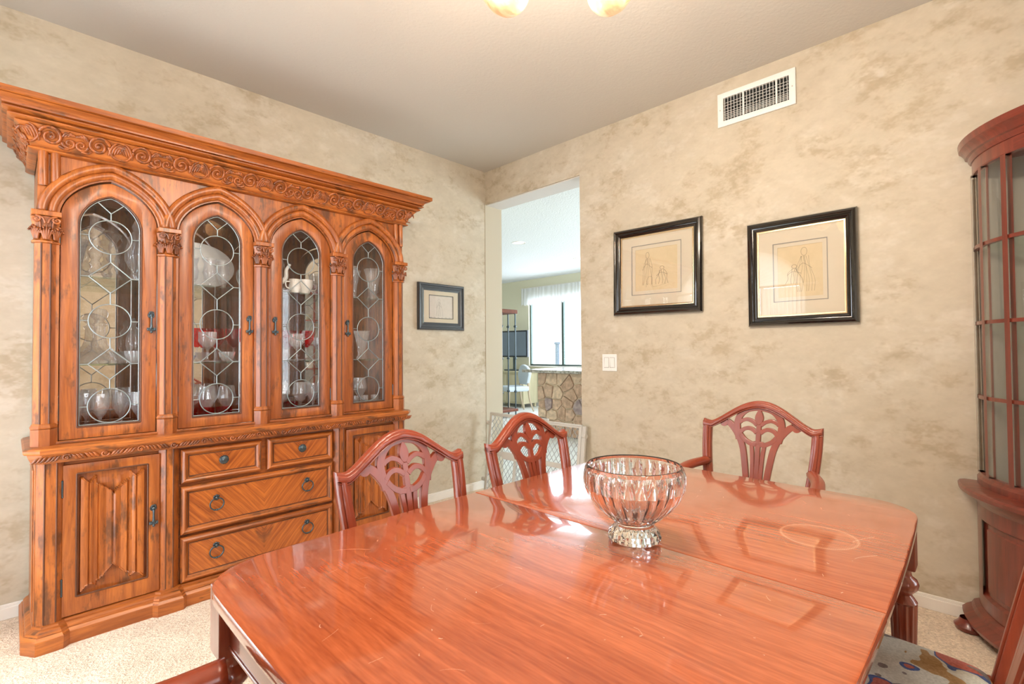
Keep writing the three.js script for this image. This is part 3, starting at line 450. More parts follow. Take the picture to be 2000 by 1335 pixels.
{
  const T = thing('dining_table', 'polished reddish mahogany dining table with rounded corners and fluted legs', 'table', [0, 0, 0]);
  const cx = (TX0 + TX1) / 2, cz = (TZ0 + TZ1) / 2, hw = (TX1 - TX0) / 2, hd = (TZ1 - TZ0) / 2, r = 0.135;
  // outline of one half in (x, -z), with softly bowed sides
  const half = (s) => { const pts = [[0.0008, -hd], [0.0008, hd]], N = 12;
    for (let i = 0; i <= 10; i++) pts.push([lerp(0.0008, hw - r, i / 10), hd - 0.012 * (i / 10) ** 2]);
    for (let i = 1; i <= N; i++) { const a = PI / 2 * (1 - i / N); pts.push([hw - r + (r - 0.004) * cos(a), hd - r + (r - 0.012) * sin(a)]); }
    for (let i = 1; i < 10; i++) { const q = 1 - 2 * i / 10; pts.push([hw - 0.004 * q * q, (hd - r) * q]); }
    for (let i = 0; i <= N; i++) { const a = -PI / 2 * (i / N); pts.push([hw - r + (r - 0.004) * cos(a), -hd + r + (r - 0.012) * sin(a)]); }
    for (let i = 1; i <= 10; i++) pts.push([lerp(hw - r, 0.0008, i / 10), -hd + 0.012 * (1 - i / 10) ** 2]);
    return pts.map(([x, y]) => [s * x + cx, y - cz]); };
  for (const s of [1, -1]) {
    const g = ext(shapeOf(s > 0 ? half(s).reverse() : half(s)), 0, 0.024, 0.0022, 0.5).rotateX(-PI / 2).translate(0, TY - 0.024, 0), f = flat(g), p = f.attributes.position, uv = new Float32Array(p.count * 2);
    for (let i = 0; i < p.count; i++) { uv[i * 2] = (p.getX(i) + 2.68) / 1.5; uv[i * 2 + 1] = (p.getZ(i) - 2.02) / 1.03; }
    f.setAttribute('uv', new THREE.BufferAttribute(uv, 2)); mesh('table_top_leaf', f, tableM, T, { keepUv: true });
  }
  const ix = hw - 0.055, iz = hd - 0.058;
  for (const s of [-1, 1]) { mesh('apron', [box(cx - ix, cx + ix, TY - 0.135, TY - 0.024, cz + s * iz - 0.011, cz + s * iz + 0.011, 0.003), box(cx - ix, cx + ix, TY - 0.135, TY - 0.127, cz + s * iz - 0.014, cz + s * iz + 0.014, 0.003)], tableTrimM, T, { grain: 'x' });
    mesh('apron', [box(cx + s * ix - 0.011, cx + s * ix + 0.011, TY - 0.135, TY - 0.024, cz - iz, cz + iz, 0.003), box(cx + s * ix - 0.014, cx + s * ix + 0.014, TY - 0.135, TY - 0.127, cz - iz, cz + iz, 0.003)], tableTrimM, T, { grain: 'z' }); }
  for (const sx of [-1, 1]) for (const sz of [-1, 1]) {
    const x = cx + sx * ix, z = cz + sz * (iz + 0.006);
    const fl = (r0, r1, y0, y1) => { const g = new THREE.CylinderGeometry(r1, r0, y1 - y0, 72, 8).translate(x, (y0 + y1) / 2, z), p = g.attributes.position; for (let i = 0; i < p.count; i++) { const dx = p.getX(i) - x, dz = p.getZ(i) - z, rr = Math.hypot(dx, dz); if (rr < 1e-4) continue; const k = 1 - 0.13 * Math.abs(cos(Math.atan2(dz, dx) * 6)); p.setXYZ(i, x + dx * k, p.getY(i), z + dz * k); } g.computeVertexNormals(); return g; };
    mesh('leg', [box(x - 0.029, x + 0.029, TY - 0.152, TY - 0.024, z - 0.029, z + 0.029, 0.003), crease(lathe([[0.024, 0], [0.030, 0.010], [0.024, 0.020], [0.018, 0.028], [0.022, 0.034], [0.031, 0.044], [0.034, 0.056], [0.030, 0.068], [0.020, 0.076], [0.018, 0.086], [0.024, 0.10]], 32, x, 0.50, z), 0.7), fl(0.017, 0.030, 0.08, 0.505), crease(lathe([[0.012, 0], [0.019, 0.02], [0.021, 0.04], [0.015, 0.06], [0.018, 0.08]], 24, x, 0, z), 0.7)], tableTrimM, T);
  }
}
// ---------------------------------------------------------------- crystal centre bowl
{
  const T = thing('crystal_bowl', 'footed cut crystal bowl standing on the dining table', 'bowl', [-1.93, TY + 0.0005, 2.578]);
  const N = 168, prof = [[0.0, 0.0], [0.050, 0.0], [0.057, 0.003], [0.0585, 0.010], [0.055, 0.020], [0.047, 0.028], [0.0425, 0.034], [0.0425, 0.038], [0.050, 0.046], [0.068, 0.060], [0.086, 0.077], [0.100, 0.096], [0.108, 0.115], [0.1105, 0.130], [0.110, 0.145], [0.107, 0.157], [0.1045, 0.163], [0.1020, 0.1655], [0.1005, 0.163], [0.1025, 0.155], [0.1042, 0.145], [0.1045, 0.130], [0.1020, 0.115], [0.0935, 0.097], [0.079, 0.079], [0.061, 0.063], [0.041, 0.053], [0.020, 0.050], [0.0, 0.0495]];
  const pos = [], idx = [];
  prof.forEach(([r, y], i) => { for (let j = 0; j < N; j++) { const a = j / N * 2 * PI; let k = 0; if (i >= 8 && i <= 15) { const c = Math.abs(((j % 6) / 6) * 2 - 1); k = -0.0066 * Math.max(0, 1 - c / 0.75) * sstep(0.046, 0.07, y) * (1 - sstep(0.142, 0.156, y)) + 0.001; } if (i >= 2 && i <= 5) k = -0.003 * Math.abs(sin(a * 8)); pos.push((r + k) * cos(a), y, (r + k) * sin(a)); } });
  for (let i = 0; i < prof.length - 1; i++) for (let j = 0; j < N; j++) { const a = i * N + j, b = i * N + (j + 1) % N; idx.push(a, a + N, b, b, a + N, b + N); }
  const g = new THREE.BufferGeometry(); g.setAttribute('position', new THREE.Float32BufferAttribute(pos, 3)); g.setIndex(idx); g.computeVertexNormals();
  mesh('cut_glass_body', crease(g, 0.25), crystalM, T);
}

// ---------------------------------------------------------------- chairs
const tapTex = (() => { const a = fbm(501, 4, 4, 3), b = fbm(502, 6, 6, 3), w = noise(503, 160, 160); return texture(512, 512, (u, v) => { const st = (w(u, v) - 0.5) * 26; const k = a(u, v), q = b(u, v); let c = [198, 197, 184]; if (k > 0.60) c = [178, 98, 84]; else if (k > 0.575) c = [74, 92, 140]; else if (k < 0.36) c = [120, 130, 118]; if (q > 0.64 && k > 0.42 && k < 0.55) c = [164, 130, 84]; if (q < 0.33) c = [126, 116, 112]; return [c[0] + st, c[1] + st, c[2] + st]; }); })();
const tapM = mat('needlepoint tapestry', { map: tapTex, roughness: 0.95, sheen: 0.4, sheenRoughness: 0.6 }); tapM.userData.tile = 0.5;
function makeChair(name, label, arms) {
  const T = thing(name, label, 'chair'), k = arms ? 1.045 : 1, P = (n, g, o = {}) => mesh(n, g, o.m ?? chairM, o.p ?? T, o);
  const top = arms ? 0.958 : 0.936, ear = top - 0.094, hw = 0.216 * k;
  const back = (y) => -0.17 - (y - 0.46) * 0.23 - 0.0, at = (x, y, dz = 0) => V(x, y, back(y) + dz - 0.02 * (1 - (x / 0.24) ** 2) * 0.0);
  // crest: moulded bar swept along the camel back
  const crestY = (u) => { const a = Math.abs(u); return ear + (a < 0.86 ? 0.094 * Math.pow(0.5 + 0.5 * cos(PI * a / 0.86), 0.66) : 0.007 * ((a - 0.86) / 0.14) ** 1.5); };
  const line = Array.from({ length: 49 }, (_, i) => { const u = -1 + i / 24; return [u * hw, crestY(u)]; });
  const crest = (lo, hi, z0, z1, bev) => { const up = line.map(([x, y]) => [x * (1 + hi * 0.0), y + hi]), dn = line.map(([x, y]) => [x, y + lo]).reverse(); return ext(shapeOf([...dn.reverse().map((q) => q), ...up.reverse()]), z0, z1, bev, 0.7); };
  const lean = (g, ca = 0.7) => { const p = g.attributes.position; for (let i = 0; i < p.count; i++) p.setZ(i, p.getZ(i) + back(p.getY(i))); g.computeVertexNormals(); return crease(g, ca); };
  P('crest_rail', [lean(crest(-0.029, 0, -0.014, 0.010, 0.004)), lean(crest(-0.023, -0.007, 0.008, 0.016, 0.003)), lean(crest(-0.029, -0.0245, 0.006, 0.013, 0.002))], { grain: 'x' });
  for (const s of [-1, 1]) { // stile: shield curve, then rear leg
    const xs = (y) => s * (y > 0.46 ? hw - 0.018 - 0.050 * k * Math.pow(1 - clamp((y - 0.46) / (ear - 0.03 - 0.46)), 1.7) : hw - 0.068 * k);
    const sec = (w, z0, z1) => { const L = [], R = []; for (let i = 0; i <= 20; i++) { const y = lerp(0.40, ear - 0.006, i / 20); L.push([xs(y) - w / 2, y]); R.unshift([xs(y) + w / 2, y]); } return lean(ext(shapeOf([...R.reverse().slice().reverse(), ...L.slice()].reverse()), z0, z1, 0.003, 0.7)); };
    P('stile', [sec(0.036, -0.014, 0.010), sec(0.017, 0.008, 0.015)]);
    P('rear_leg', tube([V(xs(0.42), 0.44, back(0.44)), V(xs(0.42), 0.28, -0.175), V(xs(0.42) + s * 0.008, 0.02, -0.245), V(xs(0.42) + s * 0.008, 0, -0.25)], (t) => 0.021 - 0.006 * t, { sides: 4, seg: 12 }));
    P('front_leg', crease(new THREE.CylinderGeometry(0.027, 0.016, 0.42, 4).rotateY(PI / 4).translate(s * 0.205 * k, 0.21, 0.19), 0.3));
    P('side_stretcher', box(s * 0.18 * k - 0.009, s * 0.18 * k + 0.009, 0.13, 0.155, -0.19, 0.185, 0.003), { grain: 'z' });
  }
  // pierced splat, drawn from its centre line
  const Z = (zx, zy) => [(zx - 985) * 0.000284 * k, top - (zy - 120) * 0.000305];
  const st = [], two = (pts, w) => { const p = pts.map(([a, b]) => Z(a, b)); st.push([p, w], [p.map(([x, y]) => [-x, y]), w]); };
  st.push([[[0, 0.42], [0, 0.6], Z(985, 700), Z(985, 430)], 0.0185]);
  two([[938, 1990], [935, 1300], [925, 900], [905, 700]], 0.0150);
  two([[905, 700], [930, 672], [985, 665]], 0.013);
  two([[885, 1990], [870, 1300], [815, 860], [765, 670], [690, 540], [610, 450], [560, 420]], (t) => 0.0215 + 0.003 * t);
  two([[735, 640], [712, 540], [700, 430], [725, 340], [775, 275], [850, 230], [985, 205]], (t) => 0.025);
  two([[960, 440], [905, 395], [830, 372], [760, 395], [735, 420]], 0.0145);
  two([[960, 540], [920, 505], [860, 485], [790, 505], [740, 560]], 0.0155);
  two([[965, 690], [895, 680], [815, 640], [755, 575]], 0.0165);
  two([[905, 700], [830, 660], [790, 625]], 0.012);
  const fin = []; for (let i = 0; i <= 16; i++) { const t = i / 16; fin.push([0.0125 * sin(PI * Math.pow(t, 0.8)) + 0.0035, lerp(Z(0, 430)[1], Z(0, 235)[1], t)]); }
  const splat = [...st.map(([p, w], i) => ribbon(p, w, -0.008 - i * 0.00004, 0.005 + i * 0.00005)), ext(shapeOf([...fin, ...fin.slice().reverse().map(([x, y]) => [-x, y])]), -0.008, 0.0062, 0.001)];
  for (const s of [-1, 1]) splat.push(crease(new THREE.CylinderGeometry(0.0165, 0.0165, 0.014, 20).rotateX(PI / 2).translate(s * -Z(520, 0)[0], Z(0, 435)[1], -0.001)));
  P('splat', splat.map((g) => lean(flat(g), 0.3)));
  // seat
  const seatS = (g) => [[-0.19 * k - g, 0.17 + g], [0.19 * k + g, 0.17 + g], [0.225 * k + g, -0.20], [0.22 * k + g, -0.205 - g], [0.1, -0.222 - g], [-0.1, -0.222 - g], [-0.22 * k - g, -0.205 - g], [-0.225 * k - g, -0.20]].reverse();
  P('seat_frame', ext(shapeOf(seatS(0)), 0, 0.055, 0.004).rotateX(-PI / 2).translate(0, 0.385, 0), { grain: 'x' });
  const pad = [[0.0, 0.476], [0.5, 0.474], [0.85, 0.466], [0.96, 0.455], [1.0, 0.44]], sp = [], N = 40, ring = (q, y) => { const l = []; for (let i = 0; i < N; i++) { const a = i / N * 2 * PI, c = cos(a), s = sin(a), e = 0.24, fx = Math.sign(c) * Math.pow(Math.abs(c), e), fz = Math.sign(s) * Math.pow(Math.abs(s), e); l.push(V(fx * q * lerp(0.185, 0.218, (fz + 1) / 2) * k, y, fz * q * 0.185 + 0.022)); } return l; };
  const rows = pad.map(([q, y]) => ring(Math.max(q, 0.001), y)), pp = []; for (let i = 0; i < rows.length - 1; i++) for (let j = 0; j < N; j++) { const a = rows[i][j], b = rows[i][(j + 1) % N], c = rows[i + 1][j], d = rows[i + 1][(j + 1) % N]; [a, b, c, b, d, c].forEach((v) => pp.push(v.x, v.y, v.z)); }
  const sg = new THREE.BufferGeometry(); sg.setAttribute('position', new THREE.Float32BufferAttribute(pp, 3)); sg.computeVertexNormals();
  const cu = P('seat_cushion', crease(sg, 0.9), { m: tapM, off: [0.2, 0.3] }); cu.userData.label = 'floral needlepoint seat';
  if (arms) for (const s of [-1, 1]) {
    const A = P('arm', tube([V(s * (hw - 0.03), 0.700, back(0.70)), V(s * (hw + 0.006), 0.690, -0.14), V(s * (hw + 0.022), 0.672, -0.02), V(s * (hw + 0.012), 0.676, 0.05)], (t) => 0.017 + 0.004 * t, { sides: 10, seg: 24, squash: 1.25 }), { grain: 'z' });
    P('arm_support', tube([V(s * (hw + 0.012), 0.668, 0.045), V(s * (hw + 0.024), 0.60, 0.02), V(s * (hw + 0.012), 0.50, 0.06), V(s * (hw - 0.002), 0.41, 0.07)], 0.0145, { sides: 8, seg: 20 }), { p: A });
  }
  return T;
}
const chairA = makeChair('dining_chair', 'red mahogany side chair with pierced splat, in front of the hutch drawers', false);
chairA.position.set(-2.077, 0, 2.15);
chairA.userData.group = 'mahogany side chairs';
copyOf(chairA, [-1.527, 0, 2.15], 0, 'red mahogany side chair with pierced splat, in front of the mesh gate');
copyOf(chairA, [-1.56, 0, 2.985], PI, 'red mahogany side chair with needlepoint seat, tucked in beside the curved cabinet');
const armA = makeChair('dining_armchair', 'red mahogany armchair at the table head below the two black-framed pictures', true);
armA.position.set(-1.03, 0, 2.47); armA.rotation.y = -PI / 2; armA.userData.group = 'mahogany armchairs';
copyOf(armA, [-2.715, 0, 2.535], PI / 2, 'red mahogany armchair at the table head opposite the black-framed pictures, only an arm showing');

// ---------------------------------------------------------------- things on the walls
function sketchTex(seed, paper, ink, figs) {
  const n = fbm(seed, 10, 10, 3), W = 320, Hh = 256, t = texture(W, Hh, (u, v) => { const k = (n(u, v) - 0.5) * 8; return [paper[0] + k, paper[1] + k, paper[2] + k]; }), d = t.image.data, r = rng(seed);
  const dot = (x, y, a) => { x |= 0; y |= 0; if (x < 0 || y < 0 || x >= W || y >= Hh) return; const i = (y * W + x) * 4; for (let k = 0; k < 3; k++) d[i + k] = lerp(d[i + k], ink[k], a); };
  const stroke = (pts, a = 0.55) => { const c = new THREE.SplineCurve(pts.map(([x, y]) => new THREE.Vector2(x * W, y * Hh))); for (let i = 0; i <= 240; i++) { const p = c.getPoint(i / 240); dot(p.x, p.y, a * (0.6 + 0.4 * r())); dot(p.x + 1, p.y, a * 0.4); } };
  figs(stroke, r); return t;
}
// generic standing figures in loose pencil line: a few ovals and folds of cloth
const loose = (cx, y0, y1, w, s) => (stroke, r) => { const h = y1 - y0, j = () => (r() - 0.5) * w * 0.25; stroke([...Array(9)].map((_, i) => [cx + cos(i / 8 * 6.28) * w * 0.18, y1 - h * 0.12 + sin(i / 8 * 6.28) * h * 0.09])); for (let k = 0; k < s; k++) { const o = (k / (s - 1) - 0.5) * w; stroke([[cx + o * 0.3 + j(), y1 - h * 0.22], [cx + o * 0.7 + j(), y0 + h * 0.55], [cx + o + j(), y0 + h * 0.25], [cx + o * 1.1 + j(), y0]]); } stroke([[cx - w * 0.5, y0 + h * 0.45], [cx - w * 0.1, y0 + h * 0.62], [cx + w * 0.45, y0 + h * 0.5]]); };
function picture(name, label, w, h, frameW, fm, o) {
  const T = thing(name, label, 'picture'), d = o.depth ?? 0.028, R = (a, b) => [[-a, -b], [a, -b], [a, b], [-a, b]];
  // bevelled frame: four mitred bars
  const bar = (L) => { const A = o.prof, pos = []; for (let i = 0; i < A.length - 1; i++) { const [q0, z0] = A[i], [q1, z1] = A[i + 1], p = (q, z, s) => V(s * (L / 2 - q * frameW), -q * frameW, z * d); const a = p(q0, z0, -1), b = p(q0, z0, 1), c = p(q1, z1, -1), e = p(q1, z1, 1); [a, c, b, b, c, e].forEach((v) => pos.push(v.x, v.y, v.z)); } const g = new THREE.BufferGeometry(); g.setAttribute('position', new THREE.Float32BufferAttribute(pos, 3)); g.computeVertexNormals(); return crease(g, 0.55); };
  for (const [L, off, rot] of [[w, h / 2, 0], [w, h / 2, PI], [h, w / 2, PI / 2], [h, w / 2, -PI / 2]]) mesh('frame_bar', bar(L).translate(0, off, 0).rotateZ(rot), fm, T, { grain: 'x' });
  const iw = w / 2 - frameW, ih = h / 2 - frameW;
  if (o.lip) mesh('gilt_lip', ext(shapeOf(R(iw + 0.004, ih + 0.004), [R(iw - 0.006, ih - 0.006)]), 0.004, o.lipZ ?? 0.013, 0.001), goldLipM, T);
  const mw = o.mat[0], mh = o.mat[1], my = o.mat[2] ?? 0;
  mesh('mat_board', ext(shapeOf(R(iw + 0.01, ih + 0.01), [R(mw, mh).map(([x, y]) => [x, y + my])]), 0.003, 0.008, 0.001), o.matM ?? matBoardM, T);
  const pg = new THREE.PlaneGeometry(mw * 2 + 0.01, mh * 2 + 0.01).translate(0, my, 0.004); mesh('sketch_print', pg, mat(name + ' print', { map: o.print, roughness: 0.9 }), T, { keepUv: true });
  if (o.inner) mesh('inner_bevel', ext(shapeOf(R(mw + 0.003, mh + 0.003).map(([x, y]) => [x, y + my]), [R(mw - 0.001, mh - 0.001).map(([x, y]) => [x, y + my])]), 0.006, 0.0088), o.inner, T);
  if (o.step) mesh('inner_mat', ext(shapeOf(R(mw, mh).map(([x, y]) => [x, y + my]), [R(mw - o.step, mh - o.step).map(([x, y]) => [x, y + my])]), 0.0045, 0.006), matBoardM, T);
  mesh('picture_glass', box(-iw - 0.003, iw + 0.003, -ih - 0.003, ih + 0.003, 0.0105, 0.012), glassPaneM, T);
  mesh('backing', box(-w / 2 + 0.01, w / 2 - 0.01, -h / 2 + 0.01, h / 2 - 0.01, 0, 0.003), matBoardM, T);
  return T;
}
const greyLine = mat('grey mat bevel', { color: hex('#8e8a84'), roughness: 0.8 }), darkLine = mat('dark mat bevel', { color: hex('#3a3a3c'), roughness: 0.8 });
const lacq = [[0, 0], [0, 0.6], [0.12, 0.95], [0.3, 1.05], [0.48, 0.85], [0.56, 0.6], [0.62, 0.58], [0.72, 0.7], [0.85, 0.6], [1, 0.3], [1, 0]];
const p1 = picture('framed_picture', 'black lacquer framed pencil sketch with wide cream mat, beside the opening', 0.612, 0.572, 0.056, blackFrameM, { prof: lacq, lip: true, mat: [0.17, 0.16, 0.005], step: 0.024, inner: greyLine, depth: 0.03, print: sketchTex(611, [208, 190, 156], [92, 84, 72], (s, r) => { loose(0.33, 0.2, 0.86, 0.2, 6)(s, r); loose(0.62, 0.2, 0.55, 0.22, 5)(s, r); s([[0.3, 0.16], [0.34, 0.34], [0.42, 0.34], [0.44, 0.16], [0.7, 0.2]]); }) });
p1.position.set(-0.003, 1.689, 1.62); p1.rotation.set(0, -PI / 2, -0.012, 'YXZ');
const p2 = picture('framed_picture', 'black lacquer framed pencil sketch reflecting the arched window, nearer the curved cabinet', 0.512, 0.568, 0.052, blackFrameM, { prof: lacq, lip: true, mat: [0.125, 0.155, 0], step: 0.02, inner: greyLine, depth: 0.03, print: sketchTex(612, [208, 190, 156], [92, 84, 72], (s, r) => { loose(0.58, 0.16, 0.9, 0.3, 8)(s, r); loose(0.4, 0.3, 0.62, 0.26, 5)(s, r); }) });
p2.position.set(-0.003, 1.581, 2.44); p2.rotation.set(0, -PI / 2, 0, 'YXZ');
const p3 = picture('framed_picture', 'small charcoal framed pencil sketch beside the china hutch', 0.455, 0.366, 0.058, charFrameM, { prof: [[0, 0], [0, 0.7], [0.12, 1], [0.3, 0.95], [0.34, 0.75], [0.42, 0.8], [0.5, 0.72], [0.6, 0.76], [0.7, 0.6], [0.86, 0.42], [1, 0.36], [1, 0]], mat: [0.118, 0.09], inner: darkLine, depth: 0.026, print: sketchTex(613, [208, 201, 193], [84, 80, 78], (s, r) => { loose(0.42, 0.12, 0.86, 0.22, 6)(s, r); for (let i = 0; i < 6; i++) s([[0.06 + i * 0.15, 0.05], [0.09 + i * 0.15, 0.07], [0.12 + i * 0.15, 0.04]], 0.8); }) });
p3.position.set(-0.492, 1.527, 0.003);

{ // two-gang switch
  const T = thing('light_switch', 'white double rocker light switch on the mottled wall', 'light switch', [0, 1.087, 1.262], -PI / 2);
  mesh('plate', box(-0.0585, 0.0585, -0.0585, 0.0585, 0, 0.006, 0.003), plasticW, T);
  for (const s of [-1, 1]) { const K = mesh('rocker', box(-0.0165, 0.0165, -0.033, 0.033, 0.004, 0.0095, 0.001).rotateX(0.05 * s).translate(s * 0.023, 0, 0), plasticW, T); mesh('rocker_surround', ext(shapeOf([[-0.019, -0.0355], [0.019, -0.0355], [0.019, 0.0355], [-0.019, 0.0355]], [[[-0.0175, -0.034], [0.0175, -0.034], [0.0175, 0.034], [-0.0175, 0.034]]]), 0.005, 0.0068).translate(s * 0.023, 0, 0), greyLine, T); }
  for (const s of [-1, 1]) for (const q of [-1, 1]) mesh('screw', crease(new THREE.CylinderGeometry(0.003, 0.003, 0.002, 10).rotateX(PI / 2).translate(s * 0.023, q * 0.048, 0.0065)), plasticW, T);
}
{ // wall register
  const T = thing('air_vent', 'white slatted air supply vent high on the mottled wall', 'vent', [0, 2.566, 2.233], -PI / 2), w = 0.205, h = 0.098, iw = VW, ih = VH;
  mesh('vent_frame', ext(shapeOf([[-w, -h], [w, -h], [w, h], [-w, h]], [[[-iw, -ih], [iw, -ih], [iw, ih], [-iw, ih]]]), 0, 0.012, 0.004), plasticW, T);
  mesh('duct', [box(-iw, iw, -ih, ih, -0.19, -0.186), box(-iw, iw, ih - 0.002, ih, -0.186, 0), box(-iw, iw, -ih, -ih + 0.002, -0.186, 0), box(-iw, -iw + 0.002, -ih + 0.002, ih - 0.002, -0.186, 0), box(iw - 0.002, iw, -ih + 0.002, ih - 0.002, -0.186, 0)], ductM, T);
  const sl = new THREE.BoxGeometry(0.0022, 2 * ih, 0.011), hl = new THREE.BoxGeometry(2 * iw, 0.0022, 0.006);
  for (let i = 0; i < 20; i++) { const wide = i === 6 || i === 16; mesh('vertical_louver', (wide ? new THREE.BoxGeometry(0.008, 2 * ih, 0.009) : sl.clone().rotateY(0.3)).translate(-iw + 0.0085 + i * 0.0172, 0, 0.007), plasticW, T); }
  const rows = [-0.054, -0.046, -0.036, -0.026, -0.014, 0.004, 0.022, 0.038]; for (const y of rows) mesh('horizontal_louver', hl.clone().rotateX(0.5).translate(0, y, 0.0035), gateM, T);
  for (const s of [-1, 1]) mesh('screw', crease(new THREE.CylinderGeometry(0.004, 0.004, 0.002, 10).rotateX(PI / 2).translate(s * 0.189, 0, 0.0125)), gateM, T);
}
{ // pressure gate leaning in the opening
  const T = thing('baby_gate', 'grey plastic pressure gate with diamond netting leaning across the opening', 'baby gate', [-0.115, 0, 0], 0);
  const G = new THREE.Group(); // built upright in (z, y), then tipped back so that its top rests on the wall
  const tip = (g) => g.rotateY(-PI / 2).rotateZ(-0.125), A = (n, g, m, o = {}) => mesh(n, tip(merge(Array.isArray(g) ? g : [g])), m, o.p ?? T, o);
  const panel = (x0, x1, y0, y1, z, name) => {
    const f = 0.026, F = A(name, [ext(shapeOf([[x0, y0], [x1, y0], [x1, y1], [x0, y1]], [[[x0 + f, y0 + f], [x1 - f, y0 + f], [x1 - f, (y0 + y1) / 2 - 0.018], [x0 + f, (y0 + y1) / 2 - 0.018]], [[x0 + f, (y0 + y1) / 2 + 0.018], [x1 - f, (y0 + y1) / 2 + 0.018], [x1 - f, y1 - f], [x0 + f, y1 - f]]]), z - 0.010, z + 0.010, 0.003), tube([[x0 + 0.01, y1 - 0.008, z + 0.008], [x1 - 0.01, y1 - 0.008, z + 0.008]], 0.005)], gateM);
    const net = []; for (const [a, b] of [[y0 + f, (y0 + y1) / 2 - 0.018], [(y0 + y1) / 2 + 0.018, y1 - f]]) { const xa = x0 + f, xb = x1 - f, st = 0.044, sl = 1.35; for (const s of [-1, 1]) for (let c = xa - (b - a) / sl - st; c < xb + (b - a) / sl + st; c += st) { // clip line x = c + s*(y-a)/sl
      let ya = a, yb = b; const X = (y) => (s > 0 ? c + (y - a) / sl : c - (y - a) / sl); const yAt = (x) => (s > 0 ? a + (x - c) * sl : a + (c - x) * sl); const q0 = yAt(xa), q1 = yAt(xb); ya = Math.max(a, Math.min(q0, q1)); yb = Math.min(b, Math.max(q0, q1)); if (yb - ya < 0.004) continue; net.push(tube([[X(ya), ya, z], [X(yb), yb, z]], 0.0024, { sides: 4 })); } }
    A('netting', net, gateNetM, { p: F });
  };
  panel(0.08, 0.72, 0.0, 0.66, -0.012, 'gate_panel'); panel(0.42, 1.06, 0.02, 0.645, 0.012, 'gate_panel');
  A('locking_bar', [box(0.30, 0.74, 0.30, 0.36, 0.02, 0.034, 0.004), box(0.58, 0.60, 0.20, 0.42, 0.022, 0.038, 0.004)], gateM);
  for (const y of [0.10, 0.34, 0.57]) for (const g of [crease(new THREE.CylinderGeometry(0.018, 0.018, 0.03, 14).rotateZ(PI / 2).translate(1.082, y, 0.012)), crease(new THREE.CylinderGeometry(0.018, 0.018, 0.03, 14).rotateZ(PI / 2).translate(0.064, y, -0.012))]) A('pressure_pad', g, gateM);
  A('end_post', box(1.062, 1.095, 0.05, 0.64, 0.0, 0.024, 0.006), gateM);
}

